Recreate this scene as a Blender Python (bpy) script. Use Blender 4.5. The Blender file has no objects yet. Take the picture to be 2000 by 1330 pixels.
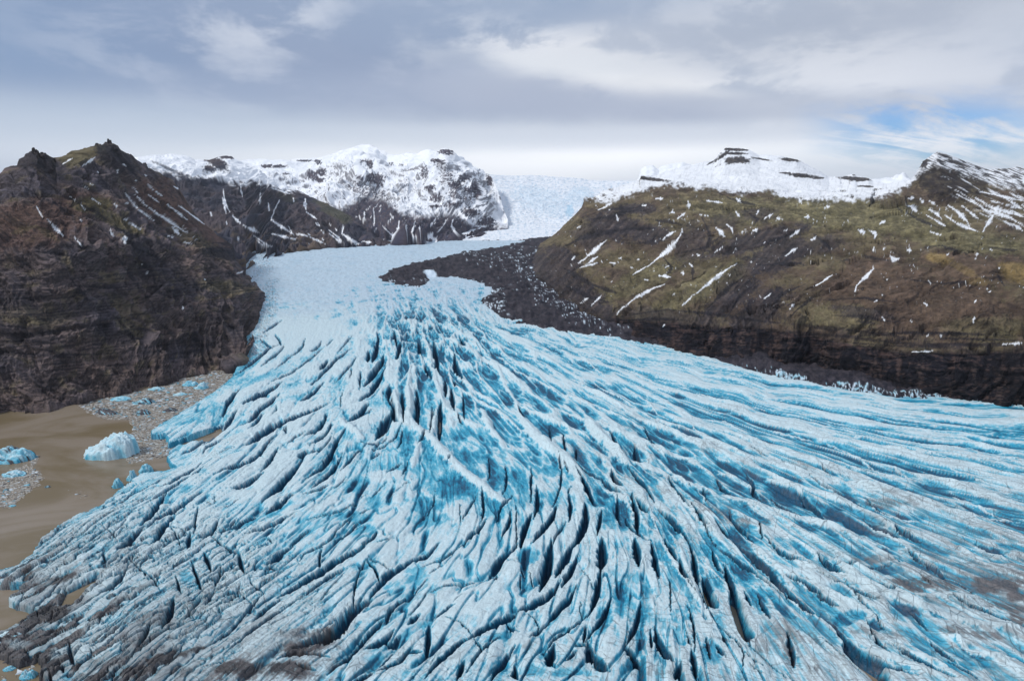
import bpy, math, numpy as np
from mathutils import Vector
R = math.radians
S = bpy.context.scene
# ------------------------------------------------------------------ camera
F = 2000*20/36.0                       # focal length in photo pixels
HC = 260.0                             # camera height over the lower ice
PITCH = math.atan((665-390)/F)
cam = bpy.data.objects.new('camera', bpy.data.cameras.new('camera'))
S.collection.objects.link(cam); S.camera = cam
cam.location = (0, 0, HC); cam.rotation_euler = (math.pi/2-PITCH, 0, 0)
cam.data.lens = 20; cam.data.sensor_width = 36; cam.data.clip_start = 1; cam.data.clip_end = 60000
# ------------------------------------------------------------------ light
S.view_settings.view_transform = 'Standard'; S.view_settings.look = 'None'
S.view_settings.exposure = 0.0; S.view_settings.gamma = 1
SUN_EL, SUN_AZ = R(48), R(-108)          # azimuth from +Y towards +X
sun = bpy.data.objects.new('sun', bpy.data.lights.new('sun', 'SUN'))
S.collection.objects.link(sun)
sun.data.energy = 2.5; sun.data.angle = R(10); sun.data.color = (1, .96, .9)
sd = Vector((math.sin(SUN_AZ)*math.cos(SUN_EL), math.cos(SUN_AZ)*math.cos(SUN_EL), math.sin(SUN_EL)))
sun.rotation_euler = sd.to_track_quat('Z', 'Y').to_euler()

class NT:
    """small helper for building node trees"""
    def __init__(s, tree): s.t = tree; tree.nodes.clear()
    def n(s, typ, **kw):
        nd = s.t.nodes.new(typ)
        for k, v in kw.items():
            if k.startswith('i_'):
                k = k[2:]; k = int(k) if k.isdigit() else k.replace('_', ' ')
                if isinstance(v, bpy.types.NodeSocket): s.t.links.new(v, nd.inputs[k])
                else: nd.inputs[k].default_value = v
            else: setattr(nd, k, v)
        return nd
    def math(s, op, a, b=0.0, c=None, clamp=False):
        nd = s.n('ShaderNodeMath', operation=op, use_clamp=clamp)
        for i, v in enumerate((a, b) if c is None else (a, b, c)):
            if isinstance(v, bpy.types.NodeSocket): s.t.links.new(v, nd.inputs[i])
            else: nd.inputs[i].default_value = v
        return nd.outputs[0]
    def mapr(s, v, a, b, c=0.0, d=1.0, typ='SMOOTHSTEP'):
        nd = s.n('ShaderNodeMapRange', interpolation_type=typ)
        s.t.links.new(v, nd.inputs[0])
        for i, x in enumerate((a, b, c, d)): nd.inputs[i+1].default_value = x
        return nd.outputs[0]
    def mix(s, f, a, b, mode='MIX'):
        nd = s.n('ShaderNodeMix', data_type='RGBA', blend_type=mode)
        for i, v in ((0, f), (6, a), (7, b)):
            if isinstance(v, bpy.types.NodeSocket): s.t.links.new(v, nd.inputs[i])
            else: nd.inputs[i].default_value = v if i == 0 else (tuple(v)+(1,))[:4]
        return nd.outputs[2]
    def noise(s, vec, scale, detail=4, rough=.55, dist=0.0, typ='FBM'):
        nd = s.n('ShaderNodeTexNoise', noise_type=typ, i_Scale=scale, i_Detail=detail, i_Roughness=rough, i_Distortion=dist)
        s.t.links.new(vec, nd.inputs['Vector']); return nd.outputs[0]
    def mapping(s, vec, scale=(1, 1, 1), rot=(0, 0, 0), loc=(0, 0, 0)):
        nd = s.n('ShaderNodeMapping'); s.t.links.new(vec, nd.inputs[0])
        nd.inputs['Scale'].default_value = scale; nd.inputs['Rotation'].default_value = rot; nd.inputs['Location'].default_value = loc
        return nd.outputs[0]

# ------------------------------------------------------------------ sky: Nishita air behind a broken cloud deck
W = bpy.data.worlds.new('World'); S.world = W; W.use_nodes = True
w = NT(W.node_tree)
sky = w.n('ShaderNodeTexSky', sky_type='NISHITA', sun_disc=False, sun_elevation=SUN_EL, sun_rotation=SUN_AZ, air_density=1.2, dust_density=.6)
tc = w.n('ShaderNodeTexCoord').outputs['Generated']
sep = w.n('ShaderNodeSeparateXYZ', i_0=tc)
dx, dy, dz = sep.outputs
zz = w.math('MAXIMUM', dz, 0.0)
den = w.math('ADD', zz, 0.30)
px_ = w.math('DIVIDE', dx, den); py_ = w.math('DIVIDE', dy, den)
pl = w.n('ShaderNodeCombineXYZ', i_0=px_, i_1=py_, i_2=0.0).outputs[0]      # position on the cloud deck
az = w.math('ARCTAN2', dx, dy)                                              # radians right of the view axis
el = w.math('ARCSINE', dz)
big = w.noise(w.mapping(pl, (.55, 1.1, 1), loc=(3.1, 1.7, 0)), 1.0, 5, .5, .4)
fine = w.noise(w.mapping(tc, (1.5, 1.5, 5.0), rot=(0, 0, .5), loc=(.3, .9, 0)), 2.0, 10, .60, .35)
wisp = w.noise(w.mapping(pl, (.8, 3.4, 1), rot=(0, 0, -.35)), 1.3, 9, .6, 1.2)
def blob(a0, e0, ra, re_, slope=0.0, jag=.25, soft=.25):
    a = w.math('SUBTRACT', az, a0); e = w.math('SUBTRACT', el, e0)
    e = w.math('SUBTRACT', e, w.math('MULTIPLY', a, slope))
    d = w.math('ADD', w.math('POWER', w.math('ABSOLUTE', w.math('DIVIDE', a, ra)), 2), w.math('POWER', w.math('ABSOLUTE', w.math('DIVIDE', e, re_)), 2))
    d = w.math('ADD', w.math('SQRT', d), w.math('MULTIPLY', w.math('SUBTRACT', fine, .5), jag*4))
    return w.mapr(d, 1+soft, max(0, .6-soft))
def pe(px, py):                                                             # photo pixel to azimuth and elevation of the cloud
    x, y = (px-1000)/F, (665-py)/F
    fy = math.cos(PITCH)+y*math.sin(PITCH); fz = -math.sin(PITCH)+y*math.cos(PITCH)
    return math.atan2(x, fy), math.atan2(fz, math.hypot(x, fy))
puff = w.noise(w.mapping(tc, (2.6, 2.6, 6.5), rot=(0, 0, .25), loc=(5, 2, 0)), 2.2, 12, .60, .25)
base_c = w.mix(w.mapr(big, .3, .7), (.31, .40, .57), (.52, .58, .70))
col = w.mix(w.mapr(fine, .42, .68, 0, .6), base_c, (.66, .71, .80))
col = w.mix(w.mapr(puff, .46, .62, 0, .50), col, (.72, .77, .86))
col = w.mix(w.mapr(puff, .50, .30, 0, .40), col, (.33, .41, .57))
horiz = w.mapr(el, .21, .05, 0, .85)
col = w.mix(horiz, col, (.74, .80, .89))
def put(px, py, ra, re_, slope, jag, soft, amt, c, mask=None):
    global col
    a, e = pe(px, py); m = w.math('MULTIPLY', blob(a, e, ra, re_, slope, jag, soft), amt)
    if mask is not None: m = w.math('MULTIPLY', m, mask)
    col = w.mix(m, col, c)
pm = w.mapr(puff, .42, .60); fm = w.mapr(fine, .40, .62)
put(150, 70, .55, .17, .12, .20, .5, .85, (.22, .33, .53))
put(700, 100, .42, .10, -.1, .25, .5, .75, (.30, .37, .53))
put(1050, 30, .50, .07, 0, .25, .5, .7, (.33, .42, .58))
put(420, 40, .22, .09, .2, .3, .5, .45, (.62, .68, .80), pm)
put(570, 45, .10, .07, .8, .5, .45, .35, (.80, .84, .92), pm)
put(470, 62, .08, .035, .2, .5, .45, .3, (.78, .82, .90), pm)
put(830, 85, .10, .05, .5, .5, .45, .4, (.66, .71, .80), pm)
put(900, 175, .55, .035, .05, .25, .5, .4, (.46, .53, .68))
put(1150, 110, .22, .05, .1, .4, .5, .6, (.66, .71, .81))
put(1290, 165, .30, .055, -.28, .42, .35, .95, (.93, .95, 1.0), w.mapr(puff, .43, .54))
put(1330, 185, .22, .022, -.22, .5, .3, .8, (.95, .97, 1.0))
put(1160, 130, .16, .022, -.05, .5, .3, .8, (.84, .88, .94))
put(1640, 130, .26, .10, -.35, .4, .4, .85, (.86, .89, .96), w.mapr(puff, .42, .56))
put(1500, 212, .42, .028, -.05, .35, .35, .8, (.47, .53, .66))
put(1120, 200, .26, .035, -.1, .3, .4, .75, (.44, .50, .64))
put(1500, 255, .22, .02, 0, .3, .5, .5, (.62, .68, .79))
put(1700, 30, .45, .07, .05, .25, .5, .6, (.44, .49, .59))
put(1930, 150, .20, .08, 0, .3, .5, .4, (.60, .65, .76))
put(1000, 312, .72, .042, 0, .14, .5, .95, (1.22, 1.24, 1.28))
put(1100, 272, .60, .020, 0, .25, .5, .55, (.60, .67, .80))
put(250, 262, .60, .045, 0, .2, .5, .6, (.66, .74, .85))
put(120, 235, .40, .03, 0, .25, .5, .4, (.50, .60, .74))
put(1850, 320, .40, .03, 0, .2, .5, .5, (.74, .82, .92))
a, e = pe(1800, 262); hole = blob(a, e, .15, .050, -.05, .35, .3)
hole = w.math('MULTIPLY', hole, w.mapr(w.math('ADD', w.math('MULTIPLY', wisp, .5), w.math('MULTIPLY', puff, .5)), .56, .45))
blue = w.mix(1.0, sky.outputs[0], (.050, .080, .135), 'MULTIPLY')
skyc = w.mix(w.math('MULTIPLY', hole, 1.0), col, blue)
hi = w.mapr(el, .40, 1.0, 1.0, 1.0)                                        # the deck is thinner and brighter overhead
sc_ = w.n('ShaderNodeVectorMath', operation='SCALE', i_0=skyc); w.t.links.new(hi, sc_.inputs['Scale'])
bg = w.n('ShaderNodeBackground', i_Color=sc_.outputs[0], i_Strength=1.0)
w.n('ShaderNodeOutputWorld', i_0=bg.outputs[0])

# ------------------------------------------------------------------ numpy noise
def _h(ix, iy, s):
    h = (ix.astype(np.int64)*374761393 + iy.astype(np.int64)*668265263 + s*1442695041) & 0xFFFFFFFF
    h = ((h ^ (h >> 13))*1274126177) & 0xFFFFFFFF
    return (h ^ (h >> 16)) & 0xFFFFFFFF
GA = np.cos(np.arange(256)/256*2*np.pi).astype(np.float32); GB = np.sin(np.arange(256)/256*2*np.pi).astype(np.float32)
def pn(x, y, s=0):
    """2-D gradient noise, about -1..1"""
    x = np.asarray(x, np.float64); y = np.asarray(y, np.float64)
    xi = np.floor(x); yi = np.floor(y); fx = (x-xi).astype(np.float32); fy = (y-yi).astype(np.float32)
    xi = xi.astype(np.int64); yi = yi.astype(np.int64)
    def g(i, j):
        k = _h(xi+i, yi+j, s) & 255
        return GA[k]*(fx-i)+GB[k]*(fy-j)
    u = fx*fx*fx*(fx*(fx*6-15)+10); v = fy*fy*fy*(fy*(fy*6-15)+10)
    a_ = g(0, 0); b_ = g(1, 0); c_ = g(0, 1); d_ = g(1, 1)
    a_ = a_+(b_-a_)*u; c_ = c_+(d_-c_)*u
    return (a_+(c_-a_)*v)*1.5
def fbm(x, y, o=4, s=0, g=.5):
    r = 0; a_ = 1.0; t = 0
    for i in range(o):
        r = r+a_*pn(x*2**i+i*17.3, y*2**i-i*9.1, s+i); t += a_; a_ *= g
    return r/t
def rid(x, y, o=4, s=0, g=.5):
    """ridged noise 0..1, sharp crests"""
    r = 0; a_ = 1.0; t = 0
    for i in range(o):
        r = r+a_*(1-np.minimum(1, np.abs(pn(x*2**i+i*13.7, y*2**i+i*5.3, s+i))*1.6)); t += a_; a_ *= g
    return r/t
def worley(x, y, s=0):
    """distance to the two nearest cell points and a hash of the nearest"""
    xi = np.floor(x).astype(np.int64); yi = np.floor(y).astype(np.int64)
    f1 = np.full(x.shape, 9., np.float32); f2 = f1.copy(); hid = np.zeros(x.shape, np.float32)
    for i in (-1, 0, 1):
        for j in (-1, 0, 1):
            h = _h(xi+i, yi+j, s)
            d = np.hypot(xi+i+(h & 255)/255.-x, yi+j+((h >> 8) & 255)/255.-y).astype(np.float32)
            n = d < f1
            f2 = np.where(n, f1, np.minimum(f2, d)); hid = np.where(n, ((h >> 16) & 255)/255., hid); f1 = np.where(n, d, f1)
    return f1, f2, hid
def ss(a_, b_, x):
    t = np.clip((x-a_)/(b_-a_), 0, 1); return t*t*(3-2*t)
def lerp(a_, b_, t): return a_+(b_-a_)*t
def seg_dist(X, Y, pts):
    """distance to a polyline and 0..1 position along it"""
    pts = np.array(pts, float); L = np.r_[0, np.cumsum(np.hypot(*np.diff(pts[:, :2], axis=0).T))]
    best = np.full(X.shape, 1e9); tt = np.zeros(X.shape)
    for k in range(len(pts)-1):
        ax, ay = pts[k, :2]; bx, by = pts[k+1, :2]; l2 = (bx-ax)**2+(by-ay)**2+1e-9
        t = np.clip(((X-ax)*(bx-ax)+(Y-ay)*(by-ay))/l2, 0, 1)
        d = np.hypot(X-ax-t*(bx-ax), Y-ay-t*(by-ay)); m = d < best
        best = np.where(m, d, best); tt = np.where(m, (L[k]+t*(L[k+1]-L[k]))/L[-1], tt)
    return best, tt
def inside(X, Y, poly):
    r = np.zeros(X.shape, bool); n = len(poly)
    for k in range(n):
        x1, y1 = poly[k]; x2, y2 = poly[(k+1) % n]
        if y1 == y2: continue
        c = ((y1 > Y) != (y2 > Y)) & (X < (x2-x1)*(Y-y1)/(y2-y1)+x1)
        r ^= c
    return r
def poly_sd(X, Y, poly):
    """signed distance, positive inside"""
    d, _ = seg_dist(X, Y, list(poly)+[poly[0]])
    return np.where(inside(X, Y, poly), d, -d)

# ------------------------------------------------------------------ camera geometry: where a sight line meets the land
cp, sp_ = math.cos(PITCH), math.sin(PITCH)
def ray(px, py):
    x = (np.asarray(px, float)-1000)/F; y = (665-np.asarray(py, float))/F
    return x, cp+y*sp_, -sp_+y*cp
def at(px, py, Y):
    x, ry, rz = ray(px, py); k = Y/ry
    return np.stack([x*k, np.broadcast_to(Y, np.shape(k)), HC+rz*k], -1)
def proj(P):
    X, Y, Z = P[..., 0], P[..., 1], P[..., 2]-HC
    d = Y*cp-Z*sp_; d = np.maximum(d, 1)
    return 1000+F*X/d, 665-F*(Y*sp_+Z*cp)/d
def zice(X, Y):
    """the smooth surface of the ice: a low tongue that climbs up valley"""
    return .02*np.where(Y > 700, Y-700, 0)
WATER = -13.0
def hit(px, py, fn=zice):
    x, ry, rz = ray(px, py); Y = np.full(np.broadcast(x, ry).shape, 800.)
    for _ in range(40):
        Y = .5*Y+.5*np.clip((fn(x*Y/ry, Y)-HC)/(rz/ry), 50, 9000)
    return Y
def ground(px, py, fn=zice):
    Y = hit(px, py, fn); return at(px, py, Y)
water_fn = lambda X, Y: WATER+0*X

# ------------------------------------------------------------------ mesh and material helpers
def tag(o, label=None, cat=None, group=None, kind=None):
    for k, v in (('label', label), ('category', cat), ('group', group), ('kind', kind)):
        if v: o[k] = v
    return o
def grid_obj(name, P, mat, attrs=None, mask=None, parent=None, kind='structure', smooth=True):
    ny, nx = P.shape[:2]
    idx = np.arange(ny*nx).reshape(ny, nx)
    q = np.stack([idx[:-1, :-1], idx[:-1, 1:], idx[1:, 1:], idx[1:, :-1]], -1).reshape(-1, 4)
    if mask is not None:
        mk = mask.reshape(-1); q = q[mk[q].any(1)]
    used = np.zeros(ny*nx, bool); used[q] = True
    re_ = np.cumsum(used)-1; q = re_[q]; V = P.reshape(-1, 3)[used]
    me = bpy.data.meshes.new(name)
    me.vertices.add(len(V)); me.vertices.foreach_set('co', V.astype(np.float32).ravel())
    me.loops.add(len(q)*4); me.loops.foreach_set('vertex_index', q.astype(np.int32).ravel())
    me.polygons.add(len(q)); me.polygons.foreach_set('loop_start', np.arange(0, len(q)*4, 4, dtype=np.int32))
    me.polygons.foreach_set('use_smooth', np.full(len(q), smooth))
    for k, v in (attrs or {}).items():
        if v.ndim == 3:
            c = np.concatenate([v, np.ones(v.shape[:2]+(1,))], -1).reshape(-1, 4)[used]
            at_ = me.attributes.new(k, 'FLOAT_COLOR', 'POINT'); at_.data.foreach_set('color', c.astype(np.float32).ravel())
        else:
            at_ = me.attributes.new(k, 'FLOAT', 'POINT'); at_.data.foreach_set('value', v.reshape(-1)[used].astype(np.float32))
    me.update(calc_edges=True); me.validate()
    me.materials.append(mat)
    o = bpy.data.objects.new(name, me); S.collection.objects.link(o)
    if parent: o.parent = parent
    elif kind: o['kind'] = kind
    return o
def normals(P):
    a_ = np.gradient(P, axis=1); b_ = np.gradient(P, axis=0)
    n = np.cross(a_, b_); n /= np.linalg.norm(n, axis=-1, keepdims=True)+1e-9
    return n
def blur(a_, n):
    for ax in (0, 1):
        p = np.pad(a_, [(n, n) if k == ax else (0, 0) for k in range(2)], mode='edge')
        c = np.cumsum(p, axis=ax, dtype=np.float64)
        c = np.insert(c, 0, 0, axis=ax)
        m = 2*n+1
        a_ = (np.take(c, range(m, c.shape[ax]), ax)-np.take(c, range(0, c.shape[ax]-m), ax))/m
    return a_
def C(*c): return np.array(c, float)
def srgb(r, g, b):
    c = np.array([r, g, b])/255.; return np.where(c > .04045, ((c+.055)/1.055)**2.4, c/12.92)

def land_material(name, bump=.6, scale=.05, rough=.95, spec=.2, var=.45, fine_scale=.35):
    m = bpy.data.materials.new(name); m.use_nodes = True; t = NT(m.node_tree)
    col = t.n('ShaderNodeAttribute', attribute_name='Col').outputs[0]
    pos = t.n('ShaderNodeNewGeometry').outputs['Position']
    n1 = t.noise(pos, scale, 8, .65); n2 = t.noise(t.mapping(pos, (1, 1, 2.5)), fine_scale, 6, .7)
    f = t.math('ADD', t.mapr(n1, .3, .7, 1-var, 1+var, 'LINEAR'), t.mapr(n2, .3, .7, -var*.6, var*.6, 'LINEAR'))
    f = t.math('MAXIMUM', f, .25)
    bw = t.n('ShaderNodeRGBToBW', i_0=col).outputs[0]
    k = t.mapr(bw, .25, .5, 1, .12)                                          # snow stays even
    f = t.math('ADD', 1.0, t.math('MULTIPLY', t.math('SUBTRACT', f, 1.0), k))
    v = t.n('ShaderNodeVectorMath', operation='SCALE', i_0=col); t.t.links.new(f, v.inputs['Scale'])
    h = t.math('ADD', t.math('MULTIPLY', n1, 1/scale*.35), t.math('MULTIPLY', n2, 1/fine_scale*.35))
    b = t.n('ShaderNodeBump', i_Strength=bump, i_Distance=1.0, i_Height=h)
    bs = t.n('ShaderNodeBsdfPrincipled', i_Roughness=rough, i_Normal=b.outputs[0])
    t.t.links.new(v.outputs[0], bs.inputs['Base Color']); bs.inputs['Specular IOR Level'].default_value = spec
    t.n('ShaderNodeOutputMaterial', i_0=bs.outputs[0]); return m

# ------------------------------------------------------------------ glacier outline (photo pixels, turned into places on the ice)
G_LEFT = [(260, 2100), (120, 1480), (80, 1400), (78, 1330), (72, 1290), (62, 1262), (45, 1266), (20, 1276), (0, 1262), (-40, 1250), (-60, 1215), (0, 1207),
 (30, 1190), (62, 1168), (22, 1162), (5, 1150), (8, 1140), (40, 1130), (28, 1124), (-30, 1120), (-40, 1092), (0, 1090), (30, 1080), (50, 1066), (60, 1050), (75, 1035),
 (100, 1012), (115, 1003), (150, 985), (190, 970), (212, 955), (230, 940), (250, 925), (270, 911), (290, 908), (320, 905), (337, 899), (322, 887), (321, 875), (330, 862),
 (345, 855), (390, 846), (432, 824), (425, 820), (380, 838), (322, 858), (325, 845), (318, 838), (290, 840), (291, 830), (318, 812), (339, 800), (369, 782), (420, 752), (450, 728), (456, 716), (465, 690)]
G_REST = [(460, 600), (430, 500), (430, 440), (1250, 440), (1250, 560), (1250, 640), (1330, 650), (1480, 700), (1640, 735), (1800, 758), (2000, 775), (2400, 800), (2400, 2100)]
GPOLY = G_LEFT+G_REST
M_EDGE = [(1000, 470), (950, 478), (900, 486), (850, 497), (800, 508), (760, 520), (735, 535), (728, 545), (745, 556), (780, 566), (820, 570), (838, 563), (845, 552), (880, 548), (930, 556), (950, 568), (925, 585),
 (935, 600), (955, 618), (975, 632), (1000, 640), (1060, 655), (1130, 662), (1200, 670), (1300, 690), (1400, 715), (1500, 745), (1600, 766), (1700, 779), (1800, 786), (1900, 791), (2000, 797), (2400, 830)]
MPOLY = M_EDGE+[(2400, 600), (1500, 500), (1100, 440)]

# flow lines of the ice, read off the photograph
FLOW = [
 [(560, 640), (520, 690), (450, 740), (380, 800), (300, 840)],
 [(600, 640), (560, 690), (480, 760), (400, 850), (330, 900), (240, 950), (150, 1000), (60, 1060), (-60, 1110)],
 [(660, 620), (620, 690), (560, 770), (500, 850), (400, 930), (280, 1000), (150, 1080), (0, 1150), (-100, 1190)],
 [(700, 610), (680, 700), (640, 800), (580, 890), (500, 960), (380, 1060), (200, 1160), (0, 1260), (-100, 1310)],
 [(730, 600), (730, 700), (700, 820), (660, 920), (580, 1010), (470, 1100), (300, 1200), (100, 1330), (0, 1400)],
 [(760, 600), (770, 700), (770, 820), (760, 930), (710, 1020), (620, 1110), (480, 1200), (300, 1330), (200, 1400)],
 [(790, 595), (810, 700), (830, 820), (850, 920), (840, 1010), (790, 1100), (680, 1200), (520, 1330), (430, 1400)],
 [(820, 595), (850, 700), (890, 820), (950, 920), (980, 1010), (950, 1100), (880, 1200), (780, 1330), (720, 1400)],
 [(850, 600), (900, 700), (970, 800), (1060, 900), (1110, 1000), (1110, 1100), (1080, 1200), (1020, 1330), (990, 1400)],
 [(880, 600), (950, 690), (1050, 790), (1150, 890), (1220, 990), (1270, 1100), (1300, 1200), (1310, 1330), (1310, 1400)],
 [(900, 600), (1000, 690), (1120, 790), (1240, 890), (1340, 1000), (1440, 1110), (1540, 1220), (1620, 1330), (1660, 1400)],
 [(920, 605), (1050, 690), (1200, 790), (1350, 890), (1500, 990), (1660, 1090), (1820, 1190), (2000, 1290), (2150, 1370)],
 [(935, 610), (1100, 690), (1300, 790), (1480, 870), (1660, 940), (1850, 1020), (2050, 1090), (2300, 1170)],
 [(950, 620), (1150, 700), (1350, 770), (1550, 830), (1750, 890), (2050, 960), (2300, 1010)],
 [(970, 630), (1200, 700), (1450, 770), (1700, 830), (2050, 880), (2300, 905)],
 [(1000, 640), (1250, 705), (1500, 765), (1750, 800), (2050, 830), (2300, 850)]]
# local character of the ice: x, y, relief, sharp crests, blue, dirt, blocks
CHAR = [
 (550, 520, .18, .3, .10, .00, 0), (800, 490, .10, .3, .06, .00, 0), (650, 560, .18, .3, .10, .00, 0), (900, 575, .30, .5, .18, .02, 0), (600, 620, .25, .3, .18, 0, 0), (520, 650, .5, .3, .5, .05, .2),
 (700, 640, .5, .5, .35, .00, 0), (780, 640, .95, .9, .60, 0, 0), (880, 640, .9, .9, .55, 0, 0), (950, 640, .6, .7, .45, 0, 0), (820, 720, 1.1, .7, .60, 0, 0), (900, 720, .9, .7, .6, 0, 0),
 (620, 740, .7, .15, .45, 0, 0), (500, 760, .7, .1, .42, 0, 0), (420, 790, .7, .1, .45, 0, .1), (700, 780, .7, .1, .35, 0, 0), (1050, 720, .5, .8, .45, .06, 0), (1300, 750, .35, .8, .35, .04, 0), (1600, 800, .35, .8, .35, .05, 0), (1950, 830, .4, .8, .45, .05, 0),
 (560, 860, .8, .0, .30, .02, .1), (450, 930, .8, .05, .30, .03, .1), (680, 900, .9, .1, .45, .03, 0), (820, 850, .9, .4, .5, .03, 0), (950, 850, .8, .7, .55, .05, 0), (850, 940, .7, .1, .5, .08, 0), (950, 930, .6, .5, .6, .1, 0),
 (1100, 870, .7, .8, .55, .12, 0), (1300, 880, .7, .9, .5, .2, 0), (1550, 880, .6, .9, .45, .2, 0), (1850, 920, .6, .9, .5, .2, 0), (1250, 950, .9, .9, .6, .28, 0), (1500, 980, .8, .9, .6, .3, 0), (1750, 1020, .8, .8, .55, .45, 0), (1950, 1040, .7, .7, .55, .5, 0),
 (300, 1000, .8, .1, .40, .10, .6), (150, 1040, .8, .1, .35, .25, .9), (400, 1060, .9, .1, .35, .2, .9), (250, 1100, .8, .1, .3, .4, 1), (100, 1130, .6, .1, .2, .8, 1), (550, 1080, .9, .0, .45, .12, .5), (700, 1030, .8, .0, .40, .08, .2),
 (850, 1050, .8, .0, .30, .1, .1), (1000, 1030, .9, .0, .35, .12, .1), (1130, 1020, 1., .2, .4, .15, 0), (750, 1130, .9, .0, .3, .12, .3), (950, 1150, .9, .0, .35, .12, .2), (1150, 1130, 1., .1, .45, .18, .1),
 (1300, 1080, .9, .6, .6, .25, 0), (1450, 1120, .8, .7, .65, .25, 0), (1650, 1130, .8, .8, .6, .4, 0), (1850, 1150, .7, .7, .45, .75, 0), (1980, 1130, .6, .6, .3, .9, 0),
 (450, 1180, .9, .0, .3, .3, .9), (300, 1230, .8, .0, .25, .6, .8), (150, 1250, .7, .1, .2, .9, .9), (600, 1220, .8, .0, .3, .35, .5), (500, 1300, .7, .0, .15, .7, .4), (250, 1320, .7, .1, .2, .85, .8),
 (800, 1230, .9, .0, .4, .15, .4), (1000, 1280, .9, .0, .4, .18, .4), (1150, 1230, 1., .1, .45, .22, .2), (1300, 1200, .9, .2, .5, .25, .1), (1400, 1260, .7, .2, .35, .4, .1), (1550, 1200, .8, .6, .6, .35, 0), (1600, 1300, .7, .4, .3, .5, 0), (1800, 1230, .8, .7, .6, .4, 0), (1980, 1220, .7, .7, .45, .6, 0), (1900, 1310, .7, .6, .4, .5, 0), (700, 1320, .9, 0, .35, .3, .4)]
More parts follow.
